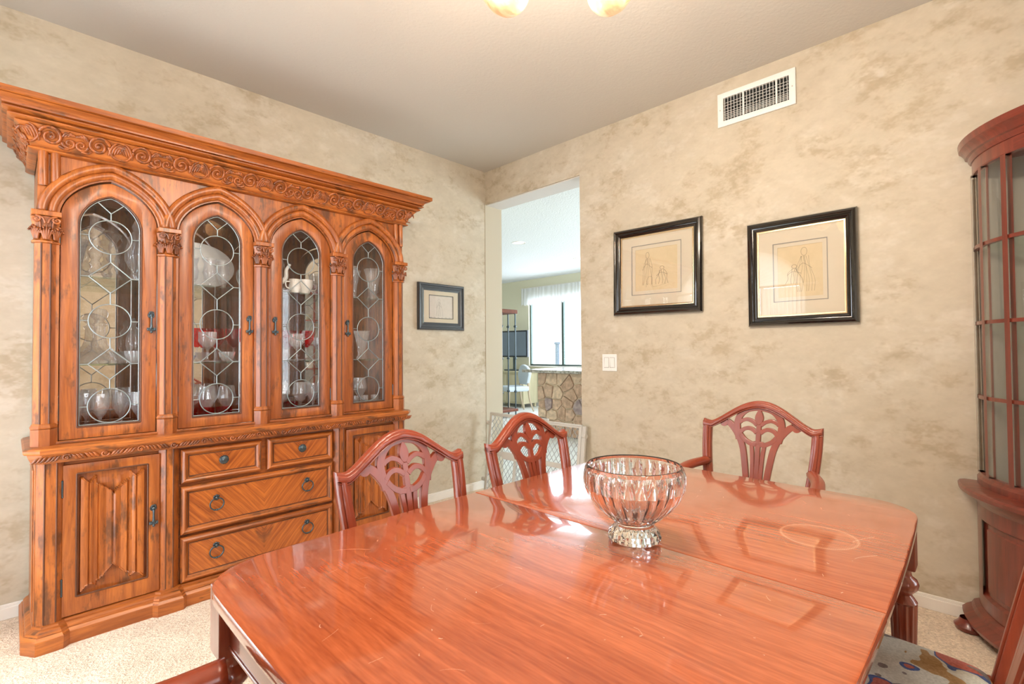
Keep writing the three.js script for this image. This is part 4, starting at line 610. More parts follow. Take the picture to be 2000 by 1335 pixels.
// ---------------------------------------------------------------- bow-fronted cabinet on the right wall
{
  const T = thing('bow_front_cabinet', 'dark red mahogany curved-front display cabinet with small glass panes', 'display cabinet', [-0.012, 0, 3.586]);
  const plan = (a, b, t0 = 0, t1 = 1, n = 48) => Array.from({ length: n + 1 }, (_, i) => { const th = lerp(t0, t1, i / n) * PI; return [-b * sin(th), -a * cos(th)]; });
  const P = (n, g, o = {}) => mesh(n, g, o.m ?? bowCabM, o.p ?? T, o), SW = (a, b, prof, o = {}) => sweep(plan(a, b, o.t0, o.t1, o.n), prof, { cap: o.cap, angle: 0.38 });
  // [out, y] profiles
  P('foot_skirt', SW(0.485, 0.47, [[0.03, 0.03], [0.055, 0.045], [0.06, 0.06], [0.045, 0.075], [0.03, 0.085], [0.022, 0.10], [0.006, 0.108], [0, 0.112]], { cap: true }), { grain: 'z' });
  for (const th of [0.06, 0.3, 0.7, 0.94]) { const x = -0.53 * sin(th * PI), z = -0.53 * cos(th * PI); P('foot', [crease(lathe([[0.02, 0], [0.045, 0.004], [0.05, 0.02], [0.034, 0.036], [0.03, 0.05]], 20, clamp(x, -1, -0.04), 0, z), 0.6)]); }
  P('lower_case', SW(0.478, 0.463, [[0, 0.108], [0, 0.53]], { cap: true }));
  // raised lower frame round two curved panels
  P('lower_rail', SW(0.478, 0.463, [[0, 0.11], [0.012, 0.112], [0.012, 0.165], [0.004, 0.172], [0, 0.174]]), { grain: 'z' });
  P('upper_rail', SW(0.478, 0.463, [[0, 0.462], [0.004, 0.464], [0.012, 0.472], [0.012, 0.53]]), { grain: 'z' });
  for (const [a, b] of [[0, 0.075], [0.475, 0.525], [0.925, 1]]) P('lower_stile', SW(0.478, 0.463, [[0, 0.16], [0.012, 0.16], [0.012, 0.475], [0, 0.475]], { t0: a, t1: b, n: 6 }));
  P('lower_panel', SW(0.478, 0.463, [[0, 0.19], [0.006, 0.196], [0.006, 0.44], [0, 0.446]], { t0: 0.10, t1: 0.455 })); P('lower_panel', SW(0.478, 0.463, [[0, 0.19], [0.006, 0.196], [0.006, 0.44], [0, 0.446]], { t0: 0.545, t1: 0.90 }));
  P('waist_moulding', SW(0.478, 0.463, [[0.0, 0.525], [0.014, 0.528], [0.022, 0.542], [0.036, 0.556], [0.052, 0.566], [0.060, 0.574], [0.070, 0.580], [0.072, 0.594], [0.066, 0.602], [0.05, 0.606]], { cap: true }), { grain: 'z' });
  // upper case: sill rail, head rail, muntin grid, panes
  P('sill_rail', SW(0.478, 0.442, [[-0.02, 0.606], [0.010, 0.606], [0.010, 0.63], [0.002, 0.640], [0.0, 0.65], [-0.02, 0.65]]), { grain: 'z' });
  P('head_rail', SW(0.478, 0.442, [[-0.02, 1.90], [0.0, 1.90], [0.002, 1.905], [0.002, 1.955], [-0.02, 1.955]]), { grain: 'z' });
  P('crown', SW(0.478, 0.442, [[-0.02, 1.95], [0.006, 1.952], [0.012, 1.962], [0.014, 1.972], [0.022, 1.976], [0.026, 1.99], [0.034, 2.002], [0.042, 2.008], [0.044, 2.018], [0.046, 2.034], [0.030, 2.04], [0, 2.042]], { cap: true }), { grain: 'z' });
  const cuts = [0, 0.112, 0.203, 0.30, 0.40, 0.5, 0.6, 0.70, 0.797, 0.888, 1], ys = [0.65, 0.966, 1.272, 1.588, 1.90];
  cuts.forEach((c, i) => { const w = i === 0 || i === 10 ? 0.062 : i === 5 ? 0.026 : 0.0155, t0 = clamp(c - (i === 0 ? 0 : w / 2)), t1 = clamp(c + (i === 10 ? 0 : w / 2)); P(i % 5 ? 'muntin' : 'stile', SW(0.478, 0.442, [[-0.016, 0.65], [0.007, 0.65], [0.007, 1.90], [-0.016, 1.90], [-0.016, 0.65]], { t0, t1, n: 4 })); });
  for (const y of ys.slice(1, 4)) P('glazing_bar', SW(0.478, 0.442, [[-0.014, y - 0.007], [0.003, y - 0.007], [0.003, y + 0.007], [-0.014, y + 0.007], [-0.014, y - 0.007]]), { grain: 'z' });
  for (let i = 0; i < 10; i++) for (let j = 0; j < 4; j++) P('pane', SW(0.471, 0.435, [[0, ys[j]], [0, ys[j + 1]]], { t0: cuts[i], t1: cuts[i + 1], n: 5 }), { m: glassPaneM });
  const inM = mat('grey green cabinet lining', { color: hex('#8b8578'), roughness: 0.8 });
  P('back_panel', box(-0.012, 0.0, 0.60, 1.96, -0.465, 0.465), { m: inM });
  for (const y of [0.966, 1.272, 1.588]) P('shelf', SW(0.455, 0.418, [[0, y - 0.006], [0, y + 0.004]], { cap: true }), { m: shelfGlassM });
  // a few pieces of white china inside
  const dish = (r, h, n) => [[0.001, 0], [r * 0.55, 0], [r * 0.6, 0.006], [r * 0.62, 0.012], [r * 0.9, h * 0.55], [r, h], [r * 0.96, h], [r * 0.86, h * 0.58], [r * 0.56, 0.018], [0.001, 0.016]];
  const put = (name, label, cat, prof, x, y, z, m = chinaM) => { const t = thing(name, label, cat, [x, y, z], 0, 'china in the curved cabinet'); mesh('dish_body', crease(lathe(prof, 40), 0.6), m, t); return t; };
  const gl = mat('pale green porcelain', { color: hex('#dfe6d8'), roughness: 0.15, clearcoat: 1 });
  put('scalloped_bowl', 'pale green footed bowl on the top shelf of the curved cabinet', 'bowl', dish(0.11, 0.085), -0.20, 1.5925, 3.40, gl);
  const tu = put('soup_tureen', 'white china tureen with lid on the lower shelf of the curved cabinet', 'tureen', [[0.001, 0], [0.06, 0], [0.05, 0.02], [0.09, 0.05], [0.115, 0.10], [0.105, 0.14], [0.001, 0.14]], -0.19, 0.9705, 3.47);
  mesh('lid', crease(lathe([[0.108, 0.14], [0.10, 0.16], [0.06, 0.185], [0.018, 0.195], [0.014, 0.21], [0.022, 0.22], [0.001, 0.228]], 36), 0.6), chinaM, tu);
  put('serving_bowl', 'wide white china bowl on the middle shelf of the curved cabinet', 'bowl', dish(0.12, 0.07), -0.20, 1.2765, 3.42);
  const cup = put('coffee_cup', 'white china cup beside the tureen in the curved cabinet', 'cup', [[0.001, 0], [0.024, 0], [0.028, 0.01], [0.042, 0.05], [0.046, 0.075], [0.043, 0.075], [0.038, 0.045], [0.001, 0.012]], -0.15, 0.9705, 3.29);
  mesh('handle', tube([V(0.04, 0.062, 0), V(0.066, 0.058, 0), V(0.062, 0.03, 0), V(0.034, 0.024, 0)], 0.0045, { sides: 8 }), chinaM, cup);
}

// ---------------------------------------------------------------- chandelier over the table
{
  const cx = -1.93, cz = 2.404, T = thing('chandelier', 'five-light chandelier with glowing swirled alabaster glass shades above the table', 'chandelier', [cx, 0, cz]);
  const br = mat('brushed nickel', { color: hex('#a59c8c'), metalness: 0.9, roughness: 0.35 });
  const sn = fbm(701, 3, 9, 4), al = texture(256, 256, (u, v) => { const k = clamp((sn(u + 0.25 * v, v) - 0.35) * 2.4); return mix3([255, 232, 190], [250, 186, 140], k); });
  const shM = mat('glowing alabaster glass', { color: hex('#f6e6cf'), roughness: 0.35, map: al, emissive: lin(1, 1, 1), emissiveMap: al, emissiveIntensity: 0.55 });
  mesh('canopy', crease(lathe([[0.001, 2.69], [0.02, 2.69], [0.035, 2.70], [0.055, 2.715], [0.062, 2.74]], 28), 0.6), br, T);
  mesh('rod', cyl(0.008, 0.008, 0.33, 12, 0, 2.37, 0), br, T);
  mesh('hub', crease(lathe([[0.001, 2.20], [0.012, 2.21], [0.018, 2.225], [0.010, 2.24], [0.022, 2.26], [0.030, 2.29], [0.020, 2.32], [0.012, 2.35], [0.010, 2.385]], 24), 0.7), br, T);
  const base = Math.atan2(-0.699, 0.715);
  for (let i = 0; i < 5; i++) {
    const a = base + (i - 0.5) * 2 * PI / 5, dx = cos(a), dz = sin(a), at = (r, y) => V(dx * r, y, dz * r);
    mesh('arm', tube([at(0.018, 2.30), at(0.07, 2.33), at(0.13, 2.32), at(0.185, 2.27), at(0.205, 2.235)], 0.0075, { sides: 10, seg: 24 }), br, T);
    const g = crease(lathe([[0.001, 0], [0.020, 0.001], [0.042, 0.010], [0.058, 0.028], [0.068, 0.055], [0.072, 0.085], [0.074, 0.11], [0.071, 0.11], [0.068, 0.085], [0.064, 0.055], [0.054, 0.031], [0.038, 0.014], [0.001, 0.005]], 40), 0.8);
    const q = new THREE.Quaternion().setFromAxisAngle(V(dz, 0, -dx).normalize(), 0.55); // tilt the mouth outwards
    g.applyQuaternion(q).translate(dx * 0.222, 2.178, dz * 0.222); const S = mesh('glass_shade', g, shM, T, { tile: 0.16 });
    const l = new THREE.PointLight(lin(1, 0.90, 0.76), 1.5); l.name = 'chandelier_bulb'; l.position.copy(V(0, 0.062, 0).applyQuaternion(q)).add(V(cx + dx * 0.222, 2.178, cz + dz * 0.222)); l.castShadow = true; l.shadow.radius = 1; scene.add(l);
  }
}

// ---------------------------------------------------------------- glass and china in the hutch
{
  const X0 = -1.968, deck = 0.8065, mid = 1.1285, up = 1.5125;
  const solid = (prof, n = 28, cutN = 0, cut = 0) => { const g = lathe(prof, n); if (cutN) { const p = g.attributes.position; for (let i = 0; i < p.count; i++) { const x = p.getX(i), z = p.getZ(i), r = Math.hypot(x, z); if (r < 0.012) continue; const k = 1 - cut * Math.abs(sin(Math.atan2(z, x) * cutN / 2)); p.setX(i, x * k); p.setZ(i, z * k); } g.computeVertexNormals(); } return crease(g, 0.6); };
  const stem = (R, rb, y0, y1, foot, open = 0.9) => [[0.001, 0], [foot, 0], [foot, 0.003], [0.010, 0.007], [0.0045, 0.014], [0.0042, y0 - 0.012], [0.008, y0], [rb * 0.8, y0 + 0.014], [R, lerp(y0, y1, 0.45)], [R * open, y1], [R * open - 0.0018, y1], [R - 0.002, lerp(y0, y1, 0.45)], [rb * 0.72, y0 + 0.017], [0.001, y0 + 0.006]];
  const protos = {};
  const glassOf = (kind) => {
    const B = (prof, n, c, k, m = stemM) => [[solid(prof, n, c, k), m]];
    switch (kind) {
      case 'wine_glass': return B(stem(0.035, 0.022, 0.075, 0.185, 0.032));
      case 'balloon_glass': return B(stem(0.045, 0.03, 0.07, 0.19, 0.034, 0.78));
      case 'cut_goblet': return B(stem(0.040, 0.028, 0.06, 0.145, 0.034, 0.98), 48, 24, 0.08);
      case 'small_glass': return B([[0.001, 0], [0.022, 0], [0.026, 0.09], [0.0245, 0.09], [0.02, 0.008], [0.001, 0.008]], 36, 12, 0.06);
      case 'ruby_goblet': { const s = stem(0.040, 0.026, 0.075, 0.175, 0.034, 0.98); return [[solid(s.slice(0, 7).concat([[0.001, 0.08]])), stemM], [solid([[0.001, 0.076], ...s.slice(6, 10)], 28), rubyM]]; }
      case 'ruby_tumbler': return [[solid([[0.001, 0], [0.034, 0], [0.034, 0.004], [0.038, 0.085]], 32), rubyM]];
      case 'crystal_candlestick': return B([[0.001, 0], [0.05, 0], [0.048, 0.01], [0.03, 0.025], [0.014, 0.04], [0.020, 0.06], [0.012, 0.075], [0.024, 0.10], [0.012, 0.12], [0.018, 0.145], [0.012, 0.17], [0.026, 0.19], [0.03, 0.20], [0.018, 0.21], [0.016, 0.24], [0.024, 0.25], [0.001, 0.25]], 32, 16, 0.07);
      case 'crystal_urn': return B([[0.001, 0], [0.036, 0], [0.034, 0.008], [0.012, 0.02], [0.014, 0.05], [0.03, 0.075], [0.045, 0.11], [0.042, 0.16], [0.03, 0.20], [0.036, 0.21], [0.02, 0.235], [0.010, 0.25], [0.018, 0.27], [0.006, 0.30], [0.001, 0.305]], 40, 20, 0.08);
      case 'ship_decanter': return B([[0.001, 0], [0.105, 0], [0.108, 0.012], [0.09, 0.03], [0.058, 0.055], [0.034, 0.085], [0.024, 0.115], [0.022, 0.17], [0.030, 0.178], [0.030, 0.184], [0.020, 0.188], [0.016, 0.196], [0.028, 0.208], [0.034, 0.228], [0.026, 0.248], [0.001, 0.256]], 48, 24, 0.05);
      case 'crystal_vase': return B([[0.001, 0], [0.036, 0], [0.034, 0.01], [0.026, 0.03], [0.030, 0.08], [0.040, 0.13], [0.056, 0.19], [0.052, 0.19], [0.036, 0.13], [0.024, 0.07], [0.001, 0.03]], 48, 16, 0.1);
      case 'crystal_bowl_small': return B([[0.001, 0], [0.03, 0], [0.034, 0.006], [0.055, 0.04], [0.066, 0.08], [0.062, 0.08], [0.05, 0.042], [0.028, 0.014], [0.001, 0.012]], 48, 20, 0.09);
      case 'hurricane_glass': return B([[0.001, 0], [0.034, 0], [0.034, 0.004], [0.012, 0.014], [0.012, 0.022], [0.030, 0.05], [0.036, 0.09], [0.028, 0.13], [0.038, 0.17], [0.036, 0.17], [0.026, 0.13], [0.033, 0.09], [0.027, 0.052], [0.001, 0.03]]);
    }
  };
  const add = (kind, lx, y, z, label, cat, group, s = 1) => {
    const nm = kind === 'crystal_bowl_small' ? 'cut_crystal_bowl' : kind;
    const T = thing(nm, label, cat, [X0 + lx, y, z], lx * 7, group); T.scale.setScalar(s);
    protos[kind] ??= glassOf(kind).map(([g, m]) => [uvBox(flat(g), 'y', 1), m]);
    const names = protos[kind].length > 1 ? ['stem_and_foot', 'ruby_bowl'] : ['glass_body'];
    protos[kind].forEach(([g, m], i) => { const o = new THREE.Mesh(g, m); o.name = names[i]; o.castShadow = o.receiveShadow = true; T.add(o); });
    return T;
  };
  const D = [-0.626, -0.209, 0.209, 0.626], W = ['behind hutch door farthest from small sketch', 'behind third hutch door from small sketch', 'behind second hutch door from small sketch', 'behind hutch door next to small sketch'];
  const row = (kind, list, y, d, label, cat, group, s) => list.forEach(([x, z]) => add(kind, D[d] + x, y, z, `${label} ${W[d]}`, cat, `${group} ${W[d]}`, s));
  row('crystal_candlestick', [[-0.04, 0.24], [0.035, 0.14]], up, 0, 'cut crystal candlestick on top shelf', 'candlestick', 'candlesticks', 1.15);
  row('crystal_urn', [[0.115, 0.2]], up, 0, 'tall lidded crystal urn on top shelf', 'urn', 'urns');
  row('crystal_vase', [[-0.105, 0.13]], up, 0, 'flared cut crystal vase on top shelf', 'vase', 'vases', 1);
  row('ship_decanter', [[-0.02, 0.2]], mid, 0, 'wide crystal decanter with ball stopper', 'decanter', 'decanters');
  row('crystal_urn', [[0.115, 0.15]], mid, 0, 'lidded crystal urn beside the decanter', 'urn', 'urns', 0.72);
  row('crystal_bowl_small', [[0.105, 0.27]], mid, 0, 'small cut crystal bowl beside the decanter', 'bowl', 'bowls', 0.7);
  row('wine_glass', [[-0.105, 0.24], [-0.02, 0.26], [0.06, 0.2], [0.12, 0.25], [-0.06, 0.15]], deck, 0, 'clear stemmed wine glass on bottom deck', 'wine glass', 'wine glasses');
  { const T = thing('oval_platter', 'large white oval platter propped on the top shelf of the hutch', 'platter', [X0 + D[1] - 0.02, up + 0.002, 0.105]); const g = solid([[0.001, 0], [0.10, 0], [0.105, 0.004], [0.16, 0.018], [0.16, 0.022], [0.10, 0.010], [0.001, 0.008]], 48).scale(1.12, 1, 0.82).translate(0, 0, -0.132).rotateX(PI / 2 - 0.25); mesh('plate_body', g, chinaM, T); }
  row('hurricane_glass', [[-0.075, 0.22], [0.0, 0.24], [0.07, 0.22]], up, 1, 'curved clear cocktail glass on top shelf', 'glass', 'cocktail glasses', 0.9);
  row('ruby_goblet', [[-0.115, 0.19], [-0.035, 0.15], [0.05, 0.15], [0.13, 0.19]], mid, 1, 'ruby red goblet on middle shelf', 'goblet', 'ruby goblets');
  row('cut_goblet', [[-0.015, 0.27]], mid, 1, 'clear cut goblet in front of the ruby goblets', 'goblet', 'cut goblets', 1.05);
  row('crystal_bowl_small', [[0.075, 0.27]], mid, 1, 'shallow cut crystal bowl on middle shelf', 'bowl', 'bowls', 0.62);
  { const T = thing('blue_dish', 'pale blue china dish on the middle shelf of the hutch', 'dish', [X0 + D[1] - 0.11, mid, 0.27]); mesh('plate_body', solid([[0.001, 0], [0.03, 0], [0.045, 0.03], [0.042, 0.032], [0.026, 0.006], [0.001, 0.006]], 36), blueChinaM, T); }
  row('balloon_glass', [[-0.11, 0.16], [0.01, 0.17], [0.10, 0.18]], deck, 1, 'clear balloon wine glass on bottom deck', 'wine glass', 'balloon glasses');
  row('ruby_tumbler', [[-0.10, 0.28], [-0.02, 0.27], [0.06, 0.28]], deck, 1, 'ruby red tumbler on bottom deck', 'tumbler', 'ruby tumblers');
  // white coffee service
  { const T = thing('coffee_pot', 'tall white china coffee pot on the top shelf of the hutch', 'coffee pot', [X0 + D[2] - 0.09, up, 0.17]); mesh('pot_body', solid([[0.001, 0], [0.045, 0], [0.042, 0.01], [0.058, 0.06], [0.055, 0.12], [0.034, 0.18], [0.036, 0.20], [0.03, 0.205], [0.018, 0.225], [0.008, 0.232], [0.013, 0.245], [0.001, 0.252]], 36), chinaM, T); mesh('spout', tube([V(0.045, 0.06, 0), V(0.085, 0.10, 0), V(0.09, 0.15, 0), V(0.11, 0.185, 0)], (t) => 0.016 - 0.008 * t, { sides: 10, seg: 18 }), chinaM, T); mesh('handle', tube([V(-0.04, 0.16, 0), V(-0.085, 0.16, 0), V(-0.09, 0.10, 0), V(-0.055, 0.05, 0)], 0.006, { sides: 8, seg: 18 }), chinaM, T); }
  { const T = thing('tea_cup', 'white china cup with handle beside the coffee pot in the hutch', 'cup', [X0 + D[2] + 0.07, up, 0.26]); mesh('cup_body', solid([[0.001, 0], [0.026, 0], [0.03, 0.01], [0.046, 0.045], [0.048, 0.085], [0.045, 0.085], [0.042, 0.045], [0.001, 0.012]], 36), chinaM, T); mesh('handle', tube([V(0.044, 0.07, 0), V(0.072, 0.066, 0), V(0.066, 0.034, 0), V(0.04, 0.028, 0)], 0.0045, { sides: 8 }), chinaM, T); }
  { const T = thing('cream_jug', 'small white china cream jug between the coffee pot and the cup', 'jug', [X0 + D[2] - 0.005, up, 0.305]); mesh('jug_body', solid([[0.001, 0], [0.022, 0], [0.034, 0.03], [0.028, 0.06], [0.032, 0.078], [0.029, 0.078], [0.025, 0.058], [0.001, 0.012]], 32), chinaM, T); mesh('handle', tube([V(-0.028, 0.064, 0), V(-0.05, 0.06, 0), V(-0.046, 0.03, 0), V(-0.03, 0.024, 0)], 0.004, { sides: 8 }), chinaM, T); }
  row('ruby_goblet', [[-0.12, 0.20], [-0.05, 0.13], [0.035, 0.13], [0.12, 0.17]], mid, 2, 'ruby red goblet on middle shelf', 'goblet', 'ruby goblets');
  row('cut_goblet', [[0.02, 0.27]], mid, 2, 'clear cut goblet in front of the ruby goblets', 'goblet', 'cut goblets', 1.05);
  row('crystal_bowl_small', [[-0.085, 0.29]], mid, 2, 'deep cut crystal bowl on middle shelf', 'bowl', 'bowls', 0.75);
  row('balloon_glass', [[-0.10, 0.18], [-0.01, 0.13], [0.07, 0.2]], deck, 2, 'clear balloon wine glass on bottom deck', 'wine glass', 'balloon glasses');
  row('wine_glass', [[0.115, 0.27], [-0.105, 0.29]], deck, 2, 'clear narrow wine glass on bottom deck', 'wine glass', 'wine glasses');
  row('ruby_tumbler', [[-0.015, 0.28]], deck, 2, 'ruby red tumbler on bottom deck', 'tumbler', 'ruby tumblers');
  row('crystal_vase', [[-0.07, 0.26], [0.015, 0.14], [0.10, 0.26]], up, 3, 'flared cut crystal vase on top shelf', 'vase', 'crystal vases', 1.05);
  row('cut_goblet', [[-0.08, 0.2]], mid, 3, 'clear cut goblet on middle shelf', 'goblet', 'cut goblets');
  row('crystal_vase', [[0.03, 0.24]], mid, 3, 'flared cut crystal vase on middle shelf', 'vase', 'mid vases', 0.95);
  row('balloon_glass', [[-0.06, 0.16], [0.05, 0.18]], deck, 3, 'clear balloon wine glass on bottom deck', 'wine glass', 'balloon glasses', 1.05);
  row('small_glass', [[-0.11, 0.26], [-0.04, 0.28], [0.03, 0.27], [0.10, 0.28]], deck, 3, 'small cut tumbler on bottom deck', 'tumbler', 'small tumblers');
}

// ---------------------------------------------------------------- furnishings of the family room
{ // stone-faced counter
  const T = thing('stone_bar', 'kitchen bar faced with irregular tan and grey stones', 'bar', [2.4, 0, -1.52]);
  const mortar = mat('pale mortar', { color: hex('#ead9c3'), roughness: 0.95 });
  mesh('bar_core', box(0.02, 0.7, 0, 0.87, 0.01, 1.7), mortar, T);
  const sn = fbm(801, 8, 8, 4), tone = (c, i) => mat('stone ' + i, { map: texture(128, 128, (u, v) => { const k = (sn(u, v + i * 0.17) - 0.5) * 70; return [c[0] + k, c[1] + k * 0.95, c[2] + k * 0.9]; }), roughness: 0.9 });
  const sm = [[216, 184, 162], [178, 158, 158], [228, 200, 176], [152, 138, 146], [206, 172, 150]].map(tone), r = rng(811), S = [];
  for (let i = 0; i < 11; i++) for (let j = 0; j < 5; j++) S.push([(i + 0.5 + (r() - 0.5) * 0.8) * 0.155, (j + 0.5 + (r() - 0.5) * 0.8) * 0.174]);
  S.forEach((p, i) => { let poly = [[0, 0], [1.7, 0], [1.7, 0.87], [0, 0.87]];
    S.forEach((q, k) => { if (k === i || Math.hypot(q[0] - p[0], q[1] - p[1]) > 0.45) return; const mx = (p[0] + q[0]) / 2, my = (p[1] + q[1]) / 2, nx = q[0] - p[0], ny = q[1] - p[1], f = (a) => (a[0] - mx) * nx + (a[1] - my) * ny, o = []; poly.forEach((a, n) => { const b = poly[(n + 1) % poly.length], fa = f(a), fb = f(b); if (fa <= 0) o.push(a); if (fa * fb < 0) { const t = fa / (fa - fb); o.push([lerp(a[0], b[0], t), lerp(a[1], b[1], t)]); } }); poly = o; });
    const c = poly.reduce((s, a) => [s[0] + a[0] / poly.length, s[1] + a[1] / poly.length], [0, 0]); poly = poly.map((a) => { const d = Math.hypot(a[0] - c[0], a[1] - c[1]); const k = Math.max(0.5, 1 - 0.011 / d); return [c[0] + (a[0] - c[0]) * k, c[1] + (a[1] - c[1]) * k]; });
    const g = new THREE.ExtrudeGeometry(shapeOf(poly), { depth: 0.012 + r() * 0.014, bevelEnabled: true, bevelSize: 0.006, bevelThickness: 0.006, bevelOffset: -0.006, bevelSegments: 1 }).rotateY(-PI / 2).translate(0.022, 0, 0);
    mesh('stone', g, sm[(r() * 5) | 0], T, { tile: 0.3 }); });
  const cg = fbm(821, 60, 60, 3), cm = mat('speckled granite', { map: texture(256, 256, (u, v) => { const k = (cg(u, v) - 0.5) * 150; return [170 + k, 164 + k, 158 + k]; }), roughness: 0.25, clearcoat: 0.5 });
  tag(mesh('granite_worktop', box(2.4 - 0.16, 3.15, 0.872, 0.912, -1.68, 0.25, 0.006), cm), 'grey speckled granite worktop on the stone bar', 'worktop');
}
{ // iron and wood shelf stand
  const T = thing('etagere', 'tall slim black iron shelf stand with wooden top in the family room', 'shelf stand', [3.3, 0, -3.17]), wm = mat('reddish shelf wood', { map: wood(841, [130, 70, 46], [90, 44, 28], null, { size: 256 }), roughness: 0.4 });
  for (const [y, h] of [[0.10, 0.05], [1.85, 0.07]]) mesh('wooden_shelf', box(-0.2, 0.2, y, y + h, -0.22, 0.22, 0.012), wm, T, { grain: 'z' });
  for (const sx of [-1, 1]) for (const sz of [-1, 0, 1]) { const x = sx * 0.17, z = sz * 0.18; const U = mesh('iron_upright', [cyl(0.013, 0.013, 1.87, 10, x, 0, z)], ironM, T); for (const y of [0.45, 1.05, 1.62]) mesh('collar', sphere(0.03, x, y, z, 1, 0.8, 1, 10), ironM, U); }
  mesh('scroll_work', [...Array(3)].map((_, i) => tube([...Array(16)].map((__, k) => { const a = k / 15 * 9, r = 0.07 * (1 - k / 18); return V(-0.17, 0.95 + i * 0.14 + r * sin(a), 0.1 + r * cos(a)); }), 0.006, { sides: 6, seg: 40 })), ironM, T);
}
{ const T = thing('television', 'dark flat television beside the family room window', 'television', [4.72, 0.76, -4.22], -PI / 2 + 0.12); mesh('bezel', ext(shapeOf([[-0.36, 0.29], [0.36, 0.29], [0.36, 0.86], [-0.36, 0.86]]), -0.03, 0.03, 0.008), mat('tv plastic', { color: hex('#20242a'), roughness: 0.4 }), T); mesh('screen', box(-0.33, 0.33, 0.32, 0.83, 0.028, 0.032), mat('tv glass', { color: hex('#6a7888'), roughness: 0.12, clearcoat: 1 }), T); mesh('stand', [box(-0.03, 0.03, 0.03, 0.30, -0.02, 0.02, 0.006), box(-0.2, 0.2, 0, 0.025, -0.12, 0.12, 0.008)], ironM, T); }  // screen grey lightened to carry a reflection in its colour
{ const wm = mat('cream console paint', { map: wood(851, [214, 204, 172], [190, 178, 144], null, { size: 256 }), roughness: 0.4 }), T = thing('television_console', 'low cream console under the television in the family room', 'console', [4.74, 0, -4.25]); mesh('console_top', box(-0.24, 0.24, 0.72, 0.76, -0.5, 0.5, 0.008), wm, T, { grain: 'z' }); mesh('console_body', box(-0.22, 0.22, 0.08, 0.72, -0.47, 0.47, 0.006), wm, T); for (const s of [-1, 1]) { mesh('console_door', box(-0.235, -0.222, 0.12, 0.68, s * 0.235 - 0.21, s * 0.235 + 0.21, 0.005), wm, T); for (const q of [-1, 1]) mesh('leg', box(s * 0.18 - 0.025, s * 0.18 + 0.025, 0, 0.08, q * 0.42 - 0.025, q * 0.42 + 0.025, 0.005), wm, T); } }
{ const um = mat('pale blue upholstery', { color: hex('#c9d3dc'), roughness: 0.9 }), wm = mat('pale painted wood', { color: hex('#b9a58a'), roughness: 0.5 }), T = thing('upholstered_chair', 'pale blue upholstered chair with curved back in the family room', 'chair', [4.0, 0, -3.55], -1.9);
  mesh('seat', box(-0.24, 0.24, 0.40, 0.50, -0.22, 0.24, 0.035), um, T);
  const s = []; for (let i = 0; i <= 24; i++) { const a = i / 24 * PI; s.push([0.23 * cos(a) + 0.02 * sin(3 * a), 0.70 + 0.21 * sin(a)]); } mesh('backrest', ext(shapeOf([[-0.15, 0.52], [0.15, 0.52], ...s]), -0.27, -0.20, 0.02).rotateX(0), um, T);
  for (const x of [-1, 1]) { mesh('leg', tube([V(x * 0.2, 0.42, 0.2), V(x * 0.22, 0.2, 0.22), V(x * 0.2, 0, 0.2)], (t) => 0.024 - 0.01 * t, { sides: 8 }), wm, T); mesh('leg', tube([V(x * 0.17, 0.55, -0.23), V(x * 0.18, 0.25, -0.25), V(x * 0.2, 0, -0.33)], (t) => 0.022 - 0.008 * t, { sides: 8 }), wm, T); } }
{ // gathered valance with lace hem
  const vm = mat('white lace cloth', { color: hex('#f0f1f2'), roughness: 0.9, transmission: 0.45, thickness: 0 }), T = thing('window_valance', 'white gathered lace valance over the family room window', 'valance', [FX - 0.05, 0, 0]);
  const n = 220, rows = 5, pos = [], idx = [], z0 = -4.25, z1 = -1.75; for (let j = 0; j <= rows; j++) for (let i = 0; i <= n; i++) { const t = i / n, v = j / rows, z = lerp(z0, z1, t); pos.push(-0.018 * sin(t * 150 + sin(t * 31) * 2) * (0.35 + 0.65 * v) - 0.02, 2.54 - v * (0.36 + 0.018 * sin(t * 300)), z); }
  for (let j = 0; j < rows; j++) for (let i = 0; i < n; i++) { const a = j * (n + 1) + i; idx.push(a, a + 1, a + n + 1, a + 1, a + n + 2, a + n + 1); }
  const g = new THREE.BufferGeometry(); g.setAttribute('position', new THREE.Float32BufferAttribute(pos, 3)); g.setIndex(idx); g.computeVertexNormals(); mesh('cloth', g, vm, T); mesh('rod', tube([[0.0, 2.545, z0 - 0.02], [0.0, 2.545, z1 + 0.02]], 0.012), whiteTrim, T); for (const z of [z0, z1]) mesh('rod_bracket', box(-0.012, 0.052, 2.53, 2.56, z - 0.012, z + 0.012), whiteTrim, T); }
const rec = (x, z, label) => { const T = thing('recessed_light', label, 'ceiling light', [x, H, z]); mesh('trim_ring', crease(lathe([[0.075, -0.001], [0.098, -0.006], [0.10, 0], [0.075, 0]], 32), 0.5), whiteTrim, T); mesh('lamp_face', crease(lathe([[0.001, -0.002], [0.075, -0.002]], 32)), mat('lit lamp face', { color: hex('#fff3e0'), emissive: lin(1.0, 0.9, 0.75), emissiveIntensity: 1.6 }), T); const l = new THREE.SpotLight(lin(1, 0.92, 0.8), 3, 0, 1.1, 0.6); l.position.set(x, H - 0.02, z); l.target.position.set(x, 0, z); l.castShadow = true; l.name = 'recessed_lamp'; scene.add(l, l.target); };
rec(2.23, -1.71, 'glowing recessed ceiling light in the family room, further from its window'); rec(3.86, -1.85, 'glowing recessed ceiling light in the family room, nearer its window');

